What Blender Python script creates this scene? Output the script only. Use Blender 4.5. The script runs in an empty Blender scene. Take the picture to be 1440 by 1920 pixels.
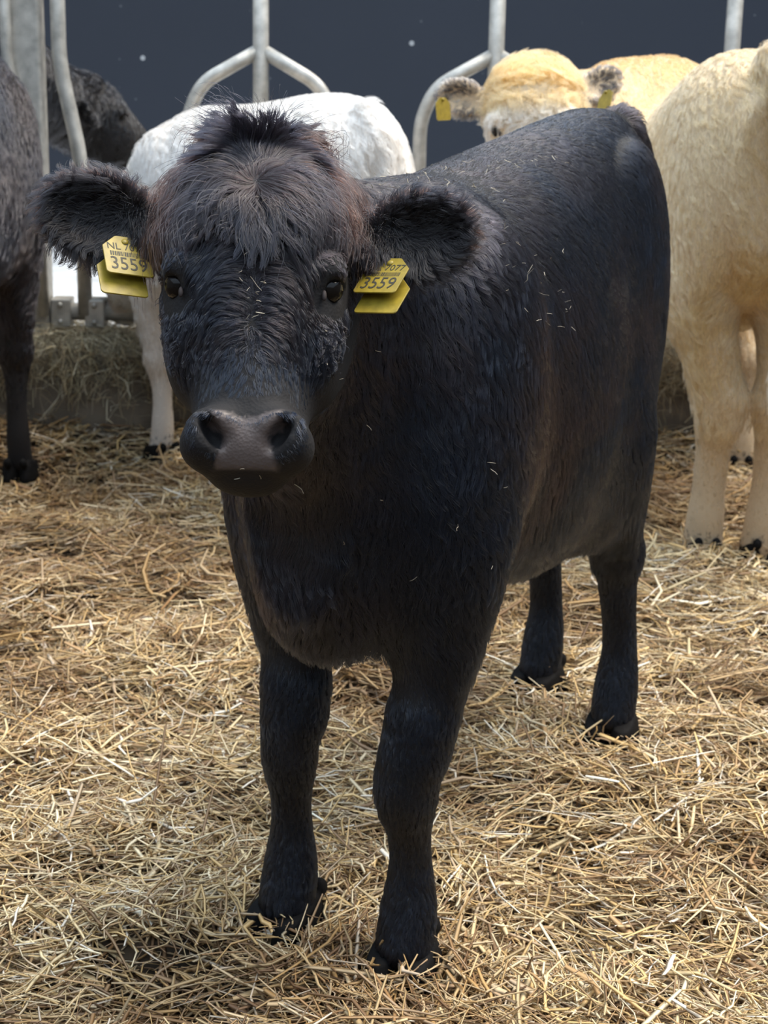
import bpy, math, random
import numpy as np
from mathutils import Vector, Matrix

random.seed(7)
RNG = np.random.default_rng(11)
SC = bpy.context.scene
COL = SC.collection

# ------------------------------------------------------------------ camera
FPX = 3200.0                                    # focal length in pixels of the 1440x1920 frame
CAM_H = 1.40
PITCH = math.atan((960 - 75) / FPX)
ROLL = math.radians(1.1)
_f = np.array([0, math.cos(PITCH), -math.sin(PITCH)])
_u0 = np.array([0, math.sin(PITCH), math.cos(PITCH)])
_r0 = np.array([1.0, 0, 0])
CR = _r0 * math.cos(ROLL) + _u0 * math.sin(ROLL)
CU = _u0 * math.cos(ROLL) - _r0 * math.sin(ROLL)
CF = _f
CC = np.array([0, 0, CAM_H])


def at(x, y, Y):
    """point of the place at depth Y that the photograph shows at pixel x, y"""
    d = CF + CR * (x - 720) / FPX - CU * (y - 960) / FPX
    return CC + d * (Y / d[1])


cam_data = bpy.data.cameras.new('camera')
cam_data.sensor_fit = 'VERTICAL'
cam_data.sensor_height = 24.0
cam_data.lens = 24.0 * FPX / 1920.0
cam_data.clip_start = 0.05
cam_data.clip_end = 200
cam_data.dof.use_dof = True
cam_data.dof.focus_distance = 2.22
cam_data.dof.aperture_fstop = 7.0
cam = bpy.data.objects.new('camera', cam_data)
COL.objects.link(cam)
m = Matrix.Identity(4)
for i in range(3):
    m[i][0], m[i][1], m[i][2], m[i][3] = CR[i], CU[i], -CF[i], CC[i]
cam.matrix_world = m
SC.camera = cam

# ------------------------------------------------------------------ sky and light
world = bpy.data.worlds.new('world')
SC.world = world
world.use_nodes = True
nt = world.node_tree
nt.nodes.clear()
w_out = nt.nodes.new('ShaderNodeOutputWorld')
w_bg = nt.nodes.new('ShaderNodeBackground')
w_tc = nt.nodes.new('ShaderNodeTexCoord')
w_sep = nt.nodes.new('ShaderNodeSeparateXYZ')
w_mr = nt.nodes.new('ShaderNodeMapRange')       # overcast sky: zenith about three times the horizon
w_mr.inputs['From Min'].default_value = 0.0
w_mr.inputs['From Max'].default_value = 1.0
w_mr.inputs['To Min'].default_value = 0.33
w_mr.inputs['To Max'].default_value = 1.0
w_mul = nt.nodes.new('ShaderNodeMath')
w_mul.operation = 'MULTIPLY'
w_mul.inputs[1].default_value = 1.45
w_bg.inputs['Color'].default_value = (0.68, 0.83, 1.0, 1)
nt.links.new(w_tc.outputs['Generated'], w_sep.inputs[0])
nt.links.new(w_sep.outputs['Z'], w_mr.inputs['Value'])
nt.links.new(w_mr.outputs['Result'], w_mul.inputs[0])
nt.links.new(w_mul.outputs[0], w_bg.inputs['Strength'])
nt.links.new(w_bg.outputs[0], w_out.inputs[0])

sun_data = bpy.data.lights.new('sun', 'SUN')
sun_data.energy = 2.7
sun_data.angle = math.radians(42)
sun_data.color = (1.0, 0.88, 0.72)
sun = bpy.data.objects.new('sun', sun_data)
COL.objects.link(sun)
sun.rotation_euler = Vector((-0.42, -0.12, -0.9)).to_track_quat('-Z', 'Y').to_euler()

SC.view_settings.view_transform = 'Standard'
SC.view_settings.look = 'None'
SC.view_settings.gamma = 1.0
SC.view_settings.use_curve_mapping = False
SC.view_settings.exposure = 0.95


# ------------------------------------------------------------------ helpers
def tag(o, label=None, cat=None, group=None, kind=None):
    if label: o['label'] = label
    if cat: o['category'] = cat
    if group: o['group'] = group
    if kind: o['kind'] = kind
    return o


def empty(name, loc=(0, 0, 0), rz=0.0):
    o = bpy.data.objects.new(name, None)
    COL.objects.link(o)
    o.location = loc
    o.rotation_euler = (0, 0, rz)
    o.empty_display_size = 0.1
    return o


def mesh_obj(name, V, F, mat, parent=None, smooth=True):
    me = bpy.data.meshes.new(name)
    V = np.asarray(V, dtype=np.float32)
    if isinstance(F, np.ndarray):
        k = F.shape[1]
        me.vertices.add(len(V))
        me.vertices.foreach_set('co', V.ravel())
        me.loops.add(F.size)
        me.loops.foreach_set('vertex_index', F.astype(np.int32).ravel())
        me.polygons.add(len(F))
        me.polygons.foreach_set('loop_start', (np.arange(len(F)) * k).astype(np.int32))
        me.polygons.foreach_set('loop_total', np.full(len(F), k, np.int32))
        me.update(calc_edges=True)
    else:
        me.from_pydata([tuple(map(float, v)) for v in V], [], F)
        me.update()
    if smooth:
        me.polygons.foreach_set('use_smooth', np.ones(len(me.polygons), bool))
    me.materials.append(mat)
    o = bpy.data.objects.new(name, me)
    COL.objects.link(o)
    if parent is not None:
        o.parent = parent
    return o


def color_attr(me, name, cols):
    a = me.attributes.new(name, 'FLOAT_COLOR', 'POINT')
    c = np.ones((len(cols), 4), np.float32)
    c[:, :3] = cols
    a.data.foreach_set('color', c.ravel())


def nrm(v):
    v = np.asarray(v, float)
    return v / (np.linalg.norm(v, axis=-1, keepdims=True) + 1e-12)


# value noise on a hashed lattice -------------------------------------------------
def _hash(ix, iy, iz, seed):
    h = (ix * 374761393 + iy * 668265263 + iz * 2147483647 + seed * 1274126177) & 0xffffffff
    h = ((h ^ (h >> 13)) * 1274126177) & 0xffffffff
    return ((h ^ (h >> 16)) & 0xffffff) / float(0xffffff)


def noise3(P, freq, seed=0):
    P = np.asarray(P, float) * freq
    i = np.floor(P).astype(np.int64)
    f = P - i
    f = f * f * (3 - 2 * f)
    r = 0
    for dx in (0, 1):
        for dy in (0, 1):
            for dz in (0, 1):
                w = (f[..., 0] if dx else 1 - f[..., 0]) * (f[..., 1] if dy else 1 - f[..., 1]) * (f[..., 2] if dz else 1 - f[..., 2])
                r = r + w * _hash(i[..., 0] + dx, i[..., 1] + dy, i[..., 2] + dz, seed)
    return r * 2 - 1


# ------------------------------------------------------------------ materials
def new_mat(name):
    mt = bpy.data.materials.new(name)
    mt.use_nodes = True
    return mt, mt.node_tree.nodes, mt.node_tree.links, mt.node_tree.nodes['Principled BSDF']


def plain(name, col, rough=0.6, metal=0.0, spec=0.5, noise=0.0, nscale=20.0, bump=0.0, coat=0.0):
    mt, N, L, b = new_mat(name)
    b.inputs['Base Color'].default_value = (*col, 1)
    b.inputs['Roughness'].default_value = rough
    b.inputs['Metallic'].default_value = metal
    b.inputs['Specular IOR Level'].default_value = spec
    b.inputs['Coat Weight'].default_value = coat
    if noise or bump:
        tc = N.new('ShaderNodeTexCoord')
        nz = N.new('ShaderNodeTexNoise')
        nz.inputs['Scale'].default_value = nscale
        nz.inputs['Detail'].default_value = 6
        L.new(tc.outputs['Object'], nz.inputs['Vector'])
        if noise:
            r = N.new('ShaderNodeValToRGB')
            r.color_ramp.elements[0].position = 0.3
            r.color_ramp.elements[1].position = 0.7
            r.color_ramp.elements[0].color = (*[c * (1 - noise) for c in col], 1)
            r.color_ramp.elements[1].color = (*[min(1, c * (1 + noise)) for c in col], 1)
            L.new(nz.outputs['Fac'], r.inputs['Fac'])
            L.new(r.outputs['Color'], b.inputs['Base Color'])
        if bump:
            bp = N.new('ShaderNodeBump')
            bp.inputs['Strength'].default_value = bump
            bp.inputs['Distance'].default_value = 0.01
            L.new(nz.outputs['Fac'], bp.inputs['Height'])
            L.new(bp.outputs['Normal'], b.inputs['Normal'])
    return mt


def attr_mat(name, attr, rough=0.6, spec=0.3):
    mt, N, L, b = new_mat(name)
    a = N.new('ShaderNodeAttribute')
    a.attribute_name = attr
    L.new(a.outputs['Color'], b.inputs['Base Color'])
    b.inputs['Roughness'].default_value = rough
    b.inputs['Specular IOR Level'].default_value = spec
    return mt


def skin_mat(name, rough=0.8):
    """hide under the coat; the moist nose pad is glossier where the 'wet' attribute says so"""
    mt, N, L, b = new_mat(name)
    a = N.new('ShaderNodeAttribute')
    a.attribute_name = 'skin'
    L.new(a.outputs['Color'], b.inputs['Base Color'])
    w = N.new('ShaderNodeAttribute')
    w.attribute_name = 'wet'
    mr = N.new('ShaderNodeMapRange')
    mr.inputs['To Min'].default_value = rough
    mr.inputs['To Max'].default_value = 0.38
    L.new(w.outputs['Fac'], mr.inputs['Value'])
    L.new(mr.outputs['Result'], b.inputs['Roughness'])
    vor = N.new('ShaderNodeTexVoronoi')
    vor.inputs['Scale'].default_value = 260
    tc = N.new('ShaderNodeTexCoord')
    L.new(tc.outputs['Object'], vor.inputs['Vector'])
    bp = N.new('ShaderNodeBump')
    bp.inputs['Strength'].default_value = 0.25
    bp.inputs['Distance'].default_value = 0.002
    L.new(vor.outputs['Distance'], bp.inputs['Height'])
    L.new(bp.outputs['Normal'], b.inputs['Normal'])
    b.inputs['Specular IOR Level'].default_value = 0.35
    return mt


def hair_mat(name, rough=0.35, rad_rough=0.45, ior=1.55):
    mt = bpy.data.materials.new(name)
    mt.use_nodes = True
    N, L = mt.node_tree.nodes, mt.node_tree.links
    N.clear()
    out = N.new('ShaderNodeOutputMaterial')
    h = N.new('ShaderNodeBsdfHairPrincipled')
    h.model = 'CHIANG'
    h.parametrization = 'COLOR'
    a = N.new('ShaderNodeAttribute')
    a.attribute_name = 'hcol'
    L.new(a.outputs['Color'], h.inputs['Color'])
    h.inputs['Roughness'].default_value = rough
    h.inputs['Radial Roughness'].default_value = rad_rough
    h.inputs['Random Roughness'].default_value = 0.2
    h.inputs['IOR'].default_value = ior
    L.new(h.outputs[0], out.inputs['Surface'])
    return mt


M_SKIN = skin_mat('animal_skin')
M_HAIR = hair_mat('black_coat_hair', 0.24, 0.38, 1.50)
M_HAIR_PALE = hair_mat('pale_coat_hair', 0.45, 0.6)
M_EYE = plain('eyeball', (0.008, 0.006, 0.005), 0.10, spec=0.18)
M_LID = plain('eye_corner_skin', (0.045, 0.036, 0.035), 0.7, spec=0.2)
M_HOOF = plain('hoof_horn', (0.006, 0.0055, 0.0055), 0.8, spec=0.12, noise=0.4, nscale=60, bump=0.2)
M_TAG = plain('yellow_tag_plastic', (0.27, 0.195, 0.020), 0.42, noise=0.22, nscale=90)
M_INK = plain('tag_ink', (0.03, 0.026, 0.015), 0.6)
M_GALV = plain('galvanised_steel', (0.46, 0.44, 0.40), 0.45, metal=0.45, noise=0.25, nscale=25, bump=0.05)


# ------------------------------------------------------------------ implicit surfaces
def smin(a, b, k):
    if k <= 0: return np.minimum(a, b)
    h = np.clip(0.5 + 0.5 * (b - a) / k, 0, 1)
    return b + (a - b) * h - k * h * (1 - h)


def smax(a, b, k):
    return -smin(-a, -b, k)


def sd_cone(P, a, b, ra, rb):
    a, b = np.asarray(a, float), np.asarray(b, float)
    ab = b - a
    t = np.clip(((P - a) @ ab) / (ab @ ab + 1e-12), 0, 1)
    return np.linalg.norm(P - a - t[..., None] * ab, axis=-1) - (ra + (rb - ra) * t)


def sd_ell(P, c, r, A=None):
    q = P - np.asarray(c, float)
    if A is not None: q = q @ np.asarray(A).T          # rows of A: the ellipsoid's axes
    r = np.asarray(r, float)
    k0 = np.linalg.norm(q / r, axis=-1)
    k1 = np.linalg.norm(q / (r * r), axis=-1) + 1e-9
    return k0 * (k0 - 1) / k1


class Loft:
    """axis s, half width w across x, surface between front and back along t; pear > 0 is wider at the back"""

    def __init__(self, stations, smooth=5):
        st = np.array(sorted(stations), float)
        self.s = np.linspace(st[0, 0], st[-1, 0], 160)
        self.c = []
        ker = np.exp(-0.5 * (np.arange(-3 * smooth, 3 * smooth + 1) / smooth) ** 2)
        ker /= ker.sum()
        for j in range(1, st.shape[1]):
            v = np.interp(self.s, st[:, 0], st[:, j])
            vp = np.pad(v, 3 * smooth, mode='edge')
            self.c.append(np.convolve(vp, ker, mode='valid'))

    def __call__(self, x, s, t):
        w, hi, lo, n, pear = [np.interp(s, self.s, c) for c in self.c]
        cz, h = (hi + lo) / 2, np.maximum((hi - lo) / 2, 1e-3)
        tt = (t - cz) / h
        we = np.maximum(w * (1 - pear * np.clip(tt, -1.2, 1.2)), 1e-3)
        v = (np.abs(x / we) ** n + np.abs(tt) ** n) ** (1 / n)
        d = (v - 1) * np.minimum(we, h)
        return np.maximum(d, np.maximum(s - self.s[-1], self.s[0] - s))


class Field:
    def __init__(self, lo, hi, h):
        self.lo, self.h = np.asarray(lo, float), h
        self.n = np.ceil((np.asarray(hi) - self.lo) / h).astype(int) + 1
        self.F = np.full(self.n, 0.5, np.float32)

    def _sub(self, lo, hi):
        i0 = np.clip(np.floor((np.asarray(lo) - self.lo) / self.h).astype(int), 0, self.n)
        i1 = np.clip(np.ceil((np.asarray(hi) - self.lo) / self.h).astype(int) + 1, 0, self.n)
        if np.any(i1 <= i0): return None, None
        g = np.stack(np.meshgrid(*[self.lo[a] + np.arange(i0[a], i1[a]) * self.h for a in range(3)], indexing='ij'), -1)
        return tuple(slice(i0[a], i1[a]) for a in range(3)), g

    def add(self, fn, lo, hi, k=0.03, mode='add'):
        pad = max(k, 0.02) + 2 * self.h
        sl, g = self._sub(np.asarray(lo) - pad, np.asarray(hi) + pad)
        if sl is None: return
        d = fn(g)
        if mode == 'add':
            self.F[sl] = smin(self.F[sl], d, k)
        else:
            self.F[sl] = smax(self.F[sl], -d, k)

    def cone(self, a, b, ra, rb, k=0.03):
        a, b = np.asarray(a, float), np.asarray(b, float)
        r = max(ra, rb)
        self.add(lambda g: sd_cone(g, a, b, ra, rb), np.minimum(a, b) - r, np.maximum(a, b) + r, k)

    def ell(self, c, r, A=None, k=0.03, mode='add'):
        R = max(r)
        self.add(lambda g: sd_ell(g, c, r, A), np.asarray(c) - R, np.asarray(c) + R, k, mode)

    def mesh(self):
        """surface nets"""
        F = self.F
        ins = F < 0
        c = np.zeros(np.array(F.shape) - 1, np.int8)
        nx, ny, nz = c.shape
        corners = [(a, b, d) for a in (0, 1) for b in (0, 1) for d in (0, 1)]
        for a, b, d in corners:
            c += ins[a:a + nx, b:b + ny, d:d + nz]
        act = np.argwhere((c > 0) & (c < 8))
        ids = np.full(c.shape, -1, np.int64)
        ids[tuple(act.T)] = np.arange(len(act))
        acc = np.zeros((len(act), 3))
        cnt = np.zeros(len(act))
        for p in corners:
            for ax in range(3):
                if p[ax]: continue
                q = list(p); q[ax] = 1
                fa = F[tuple((act + p).T)]
                fb = F[tuple((act + q).T)]
                mk = (fa < 0) != (fb < 0)
                t = np.where(mk, fa / (fa - fb + 1e-12 * (fa == fb)), 0)
                pos = np.array(p, float)[None, :].repeat(len(act), 0)
                pos[:, ax] = t
                acc[mk] += pos[mk]
                cnt[mk] += 1
        V = self.lo + (act + acc / cnt[:, None]) * self.h
        Q = []
        for ax in range(3):
            b, d = (ax + 1) % 3, (ax + 2) % 3
            sl0 = [slice(1, -1)] * 3; sl1 = [slice(1, -1)] * 3
            sl0[ax] = slice(0, -1); sl1[ax] = slice(1, None)
            A, B = ins[tuple(sl0)], ins[tuple(sl1)]
            e = np.argwhere(A != B)
            if not len(e): continue
            base = e.copy()
            base[:, b] += 1; base[:, d] += 1
            st = A[tuple(e.T)]
            def cid(db, dd):
                k = base.copy(); k[:, b] -= db; k[:, d] -= dd
                return ids[tuple(k.T)]
            q = np.stack([cid(1, 1), cid(0, 1), cid(0, 0), cid(1, 0)], 1)
            q[~st] = q[~st][:, ::-1]
            Q.append(q)
        Q = np.concatenate(Q)
        Q = Q[(Q >= 0).all(1)]
        return V, Q


def relax(V, Q, it=2, lam=0.5):
    for _ in range(it):
        S = np.zeros_like(V); n = np.zeros(len(V))
        for a in range(4):
            for b in (1, 3):
                np.add.at(S, Q[:, a], V[Q[:, (a + b) % 4]])
                np.add.at(n, Q[:, a], 1)
        V = V + lam * (S / np.maximum(n, 1)[:, None] - V)
    return V


def vnormals(V, Q):
    fn = np.cross(V[Q[:, 2]] - V[Q[:, 0]], V[Q[:, 3]] - V[Q[:, 1]])
    N = np.zeros_like(V)
    for a in range(4): np.add.at(N, Q[:, a], fn)
    return nrm(N), np.linalg.norm(fn, axis=1) / 2


# ------------------------------------------------------------------ cattle
HEAD_ST = [  # s, half width, front, back, exponent, pear   (head scale 1: 0.45 m from poll to lip)
    (0.195, 0.035, -0.085, -0.125, 2.0, 0.0),
    (0.178, 0.068, -0.050, -0.155, 2.1, 0.0),
    (0.145, 0.096, -0.018, -0.185, 2.3, 0.0),
    (0.090, 0.110, -0.002, -0.205, 2.5, 0.02),
    (0.030, 0.112, 0.002, -0.215, 2.5, 0.04),
    (-0.030, 0.106, 0.000, -0.220, 2.4, 0.10),
    (-0.080, 0.093, -0.002, -0.210, 2.4, 0.20),
    (-0.125, 0.079, -0.004, -0.185, 2.4, 0.22),
    (-0.160, 0.070, -0.004, -0.155, 2.4, 0.08),
    (-0.195, 0.074, 0.001, -0.135, 2.5, -0.02),
    (-0.220, 0.070, -0.002, -0.120, 2.6, -0.02),
    (-0.234, 0.058, -0.012, -0.105, 2.5, 0.0),
    (-0.242, 0.040, -0.028, -0.095, 2.3, 0.0),
]
HEAD_LOFT = Loft(HEAD_ST, 4)


class Bovine:
    def __init__(self, name, O, fwd, label, cat='calf'):
        self.O = np.array([O[0], O[1], 0.0])
        f = nrm([fwd[0], fwd[1], 0])
        self.B = np.stack([[-f[1], f[0], 0], [-f[0], -f[1], 0], [0, 0, 1.0]])   # left side, back, up
        self.root = empty(name, self.O, math.atan2(self.B[0, 1], self.B[0, 0]))
        tag(self.root, label, cat)
        self.hs = 1.0
        self.ears = []

    def L(self, w):
        return (np.asarray(w, float) - self.O) @ self.B.T

    def W(self, l):
        return np.asarray(l, float) @ self.B + self.O

    def LV(self, v):
        return np.asarray(v, float) @ self.B.T

    def set_head(self, origin_w, hx_w, up_w, scale=1.0):
        """origin between the eyes on the surface of the face; hx to the animal's left; up towards the poll"""
        hx = nrm(hx_w)
        hy = nrm(np.asarray(up_w, float) - hx * np.dot(up_w, hx))
        hz = np.cross(hx, hy)
        self.hw = np.stack([hx, hy, hz])
        self.ho = self.L(origin_w)
        self.hA = np.stack([self.LV(hx), self.LV(hy), self.LV(hz)])
        self.hs = scale

    def H(self, p):
        """local point -> head coordinates"""
        return ((np.asarray(p) - self.ho) @ self.hA.T) / self.hs

    def HL(self, q):
        """head coordinates -> local point"""
        return self.ho + (np.asarray(q, float) * self.hs) @ self.hA

    def head_sd(self, g):
        q = self.H(g)
        return HEAD_LOFT(q[..., 0], q[..., 1], q[..., 2]) * self.hs

    def add_ear(self, base, tip, face, ra=0.05, thick=0.024):
        base, tip, face = [np.asarray(v, float) for v in (base, tip, face)]
        e1 = nrm(tip - base)
        e3 = nrm(face - e1 * np.dot(face, e1))
        e2 = np.cross(e3, e1)
        A = np.stack([e1, e2, e3]) @ self.hA
        ln = np.linalg.norm(tip - base)
        self.ears.append(dict(base=self.HL(base), tip=self.HL(tip), c=self.HL(base + (tip - base) * 0.56), A=A,
                              r=np.array([ln * 0.52, ra, thick]) * self.hs))

    def build_head(self, fd, fine=True):
        s = self.hs
        fd.add(self.head_sd, self.ho - 0.33 * s, self.ho + 0.33 * s, 0.05 * s)
        for sx in (-1, 1):
            fd.ell(self.HL((sx * 0.086, 0.020, -0.040)), np.array((0.028, 0.026, 0.030)) * s, self.hA, 0.03 * s)   # brow
            fd.ell(self.HL((sx * 0.083, -0.045, -0.115)), np.array((0.030, 0.075, 0.075)) * s, self.hA, 0.03 * s)     # cheek
            fd.ell(self.HL((sx * 0.042, -0.188, -0.003)), np.array((0.026, 0.018, 0.017)) * s, self.hA, 0.018 * s)    # nostril rim
            fd.ell(self.HL((sx * 0.055, -0.210, -0.032)), np.array((0.026, 0.028, 0.040)) * s, self.hA, 0.02 * s)     # lip
        fd.ell(self.HL((0, -0.236, -0.078)), np.array((0.046, 0.022, 0.046)) * s, self.hA, 0.008 * s)                  # chin
        for sx in (-1, 1):
            fd.ell(self.HL((sx * 0.104, 0.000, -0.036)), np.array((0.015, 0.0165, 0.022)) * s, self.hA, 0.008 * s, 'cut')
            fd.ell(self.HL((sx * 0.0985, 0.0125, -0.0315)), np.array((0.014, 0.0065, 0.017)) * s, self.hA, 0.006 * s)      # upper lid
            # nostril: comma slanting down and in
            a = nrm((sx * -0.55, -0.75, 0)); b = np.cross((0, 0, 1), a)
            fd.ell(self.HL((sx * 0.0385, -0.2040, 0.008)), np.array((0.0250, 0.0115, 0.032)) * s, np.stack([a, b, (0, 0, 1.0)]) @ self.hA, 0.006 * s, 'cut')
        for e in self.ears:
            root = e['base'] + (self.HL((0, 0.06, -0.11)) - e['base']) * 0.35
            fd.cone(root, e['base'] + (e['tip'] - e['base']) * 0.22, 0.034 * s, 0.026 * s, 0.02 * s)
            fd.ell(e['c'], e['r'], e['A'], 0.018 * s)
            off = e['A'][2] * e['r'][2] * 0.95 + e['A'][0] * e['r'][0] * 0.05
            fd.ell(e['c'] + off, e['r'] * np.array((0.80, 0.76, 0.95)), e['A'], 0.010 * s, 'cut')

    def finish(self, V, Q, skin_fn, mat):
        self.V, self.Q = V, Q
        self.N, self.area = vnormals(V, Q)
        self.body = mesh_obj('body', V, Q, mat, self.root)
        col, wet = skin_fn(self, V, self.N)
        color_attr(self.body.data, 'skin', col)
        a = self.body.data.attributes.new('wet', 'FLOAT', 'POINT')
        a.data.foreach_set('value', wet.astype(np.float32))

    # regions of points on the surface --------------------------------------------
    def regions(self, P):
        q = self.H(P)
        hd = HEAD_LOFT(q[..., 0], q[..., 1], q[..., 2])
        head = np.clip(1 - (hd - 0.02) / 0.03, 0, 1) * np.clip(1 - (-q[..., 2] - 0.15) / 0.05, 0, 1)
        ear = np.zeros(len(P)); inner = np.zeros(len(P)); along = np.zeros(len(P)); ed = np.zeros((len(P), 3))
        for e in self.ears:
            d = sd_ell(P, e['c'], e['r'] * 1.03, e['A'])
            rel = (P - e['c']) @ e['A'].T / e['r']
            w = np.clip(1 - (d - 0.004) / 0.012, 0, 1) * (rel[:, 0] > -1.05)
            m_ = w > ear
            ear = np.where(m_, w, ear)
            inner = np.where(m_, (rel[:, 2] > -0.15) & (np.hypot(rel[:, 0], rel[:, 1]) < 0.88), inner)
            along = np.where(m_, rel[:, 0], along)
            dd = rel[:, :1] * e['A'][0] * 0.8 + rel[:, 1:2] * e['A'][1] * 1.0 + 0.45 * e['A'][0]
            ed = np.where(m_[:, None], dd, ed)
        return q, head * (1 - ear), ear, inner, along, ed

    def coat(self, name, n, flow, mat, seed=1, npts=5, parent=None, clump=0.06, clump_amt=0.5, rad=0.0005):
        rng = np.random.default_rng(seed)
        V, Q, N = self.V, self.Q, self.N
        C = V[Q].mean(1)
        CN = nrm(N[Q].sum(1))
        view = nrm(self.L(CC) - C)
        fl = flow(self, C, CN)
        w = self.area * fl['dens'] * np.clip((CN * view).sum(1) * 1.4 + 0.7, 0.22, 1)
        w = np.maximum(w, 0); w = w / w.sum()
        idx = np.searchsorted(np.cumsum(w), rng.random(n))
        idx = np.minimum(idx, len(Q) - 1)
        u, v = rng.random((2, n, 1))
        q = Q[idx]
        P = (V[q[:, 0]] * (1 - u) + V[q[:, 1]] * u) * (1 - v) + (V[q[:, 3]] * (1 - u) + V[q[:, 2]] * u) * v
        Nn = nrm((N[q[:, 0]] * (1 - u) + N[q[:, 1]] * u) * (1 - v) + (N[q[:, 3]] * (1 - u) + N[q[:, 2]] * u) * v)
        fl = flow(self, P, Nn)
        D = fl['dir'] + noise3(P, 14, seed + 5)[:, None] * np.cross(Nn, fl['dir']) * 0.25 + rng.normal(0, 0.10, (n, 3))
        T = nrm(D - Nn * (D * Nn).sum(1, keepdims=True))
        Len = fl['len'] * rng.uniform(0.7, 1.15, n)
        lift = fl['lift'] * rng.uniform(0.7, 1.3, n)
        B = np.cross(Nn, T)
        t = np.linspace(0, 1, npts)[None, :, None]
        wave = fl['wave'] * Len
        ph = fl.get('phase', noise3(P, 30, seed + 9) * 6)
        grav = fl.get('grav', np.zeros(n))
        pts = (P[:, None] - Nn[:, None] * 0.0015
               + Len[:, None, None] * (T[:, None] * t * np.sqrt(np.maximum(0.05, 1 - lift ** 2))[:, None, None]
                                       + Nn[:, None] * (lift[:, None, None] * (t - 0.45 * t * t)))
               + wave[:, None, None] * B[:, None] * np.sin(ph[:, None, None] + t * 7.0) * t)
        pts[:, :, 2] -= (grav * Len)[:, None] * (t[0, :, 0] ** 2)[None]
        # clumping: pull tips to the tip of the nearest guide on a jittered lattice
        if clump:
            from mathutils.kdtree import KDTree
            ng = max(20, int(n * clump))
            gi = rng.choice(n, ng, replace=False)
            kd = KDTree(ng)
            for j, p in enumerate(P[gi]): kd.insert(p, j)
            kd.balance()
            inv = np.fromiter((kd.find(p)[1] for p in P), np.int64, n)
            k = inv.max() + 1
            cnt = np.maximum(np.bincount(inv, minlength=k), 1)
            for j in range(1, npts):
                mean = np.stack([np.bincount(inv, pts[:, j, a], minlength=k) / cnt for a in range(3)], 1)
                amt = clump_amt * fl.get('clump', 1.0) * (j / (npts - 1)) ** 1.2
                amt = np.broadcast_to(np.asarray(amt), (n,))[:, None]
                pts[:, j] += (mean[inv] - pts[:, j]) * amt
        cd = bpy.data.hair_curves.new(name)
        cd.add_curves([npts] * n)
        cd.attributes['position'].data.foreach_set('vector', pts.astype(np.float32).ravel())
        r = np.linspace(1, 0.25, npts)[None] * (fl.get('rad', np.full(n, rad)))[:, None]
        ra = cd.attributes.get('radius') or cd.attributes.new('radius', 'FLOAT', 'POINT')
        ra.data.foreach_set('value', r.astype(np.float32).ravel())
        hc = np.ones((n, 4), np.float32)
        streak = 1 + 0.30 * noise3(P * np.array((1, 1, 0.45)), 70, seed + 31) + 0.18 * noise3(P, 25, seed + 32)
        hc[:, :3] = np.clip(fl['col'] * rng.uniform(0.7, 1.3, (n, 1)) * streak[:, None], 0, 0.97)
        ca = cd.attributes.new('hcol', 'FLOAT_COLOR', 'CURVE')
        ca.data.foreach_set('color', hc.ravel())
        cd.materials.append(mat)
        o = bpy.data.objects.new(name, cd)
        COL.objects.link(o)
        o.parent = parent or self.root
        return o

    def eyes(self, r=0.0185, lash=True):
        s = self.hs
        for sx in (-1, 1):
            V, F = uv_ball(14, 10)
            e = mesh_obj('eye', V * r * s + self.HL((sx * 0.0930, 0.0, -0.0440)), F, M_EYE, self.root)
            e['label'] = 'dark glossy eye'
            c = mesh_obj('eye_corner', (V * np.array((0.003, 0.007, 0.004)) * s) @ self.hA + self.HL((sx * 0.088, -0.0165, -0.0225)), F, M_LID, e)

    def hooves(self, spots, mat=None):
        """spots: (x, y, z, angle) of each foot in local coordinates"""
        global _HOOF
        for (x, y, z, a) in spots:
            h = bpy.data.objects.new('hoof', _HOOF)
            COL.objects.link(h)
            h.parent = self.root
            h.location = (x, y, z)
            h.rotation_euler = (0, 0, a)
            h.scale = (1.16, 1.16, 1.1)


def uv_ball(nu=14, nv=10):
    V = [(0, 0, 1)]
    for j in range(1, nv):
        th = math.pi * j / nv
        for i in range(nu):
            ph = 2 * math.pi * i / nu
            V.append((math.sin(th) * math.cos(ph), math.sin(th) * math.sin(ph), math.cos(th)))
    V.append((0, 0, -1))
    F = []
    for i in range(nu):
        F.append((0, 1 + i, 1 + (i + 1) % nu))
        for j in range(nv - 2):
            a, b = 1 + j * nu + i, 1 + j * nu + (i + 1) % nu
            F.append((a, a + nu, b + nu, b))
        F.append((len(V) - 1, 1 + (nv - 2) * nu + (i + 1) % nu, 1 + (nv - 2) * nu + i))
    return np.array(V), F


def make_hoof_mesh():
    fd = Field((-0.08, -0.10, -0.02), (0.08, 0.08, 0.10), 0.005)
    for sx in (-1, 1):
        fd.add(lambda g, sx=sx: np.maximum(np.maximum(sd_ell(g, (sx * 0.025, -0.012, -0.005), (0.026 , 0.062, 0.075)), -g[..., 2] - 0.008), g[..., 2] - 0.055 - 0.35 * g[..., 1] * 0 + 0.25 * (-g[..., 1])),
               (-0.07, -0.09, -0.02), (0.07, 0.07, 0.09), 0.003)
        fd.ell((sx * 0.022, 0.045, 0.055), (0.012, 0.012, 0.016), None, 0.01)      # dew claw
    V, Q = fd.mesh()
    V = relax(V, Q, 1, 0.4)
    o = mesh_obj('hoof', V, Q, M_HOOF)
    me = o.data
    bpy.data.objects.remove(o)
    return me


_HOOF = make_hoof_mesh()


def torso_add(fd, st, k=0.05):
    lf = Loft(st, 6)
    s0, s1 = st[0][0], st[-1][0]
    s0, s1 = min(s0, s1), max(s0, s1)
    W = max(s[1] for s in st); T = max(s[2] for s in st); Bm = min(s[3] for s in st)
    fd.add(lambda g: lf(g[..., 0], -g[..., 1], g[..., 2]), (-W * 1.3, -s1, Bm), (W * 1.3, -s0, T), k)


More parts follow.
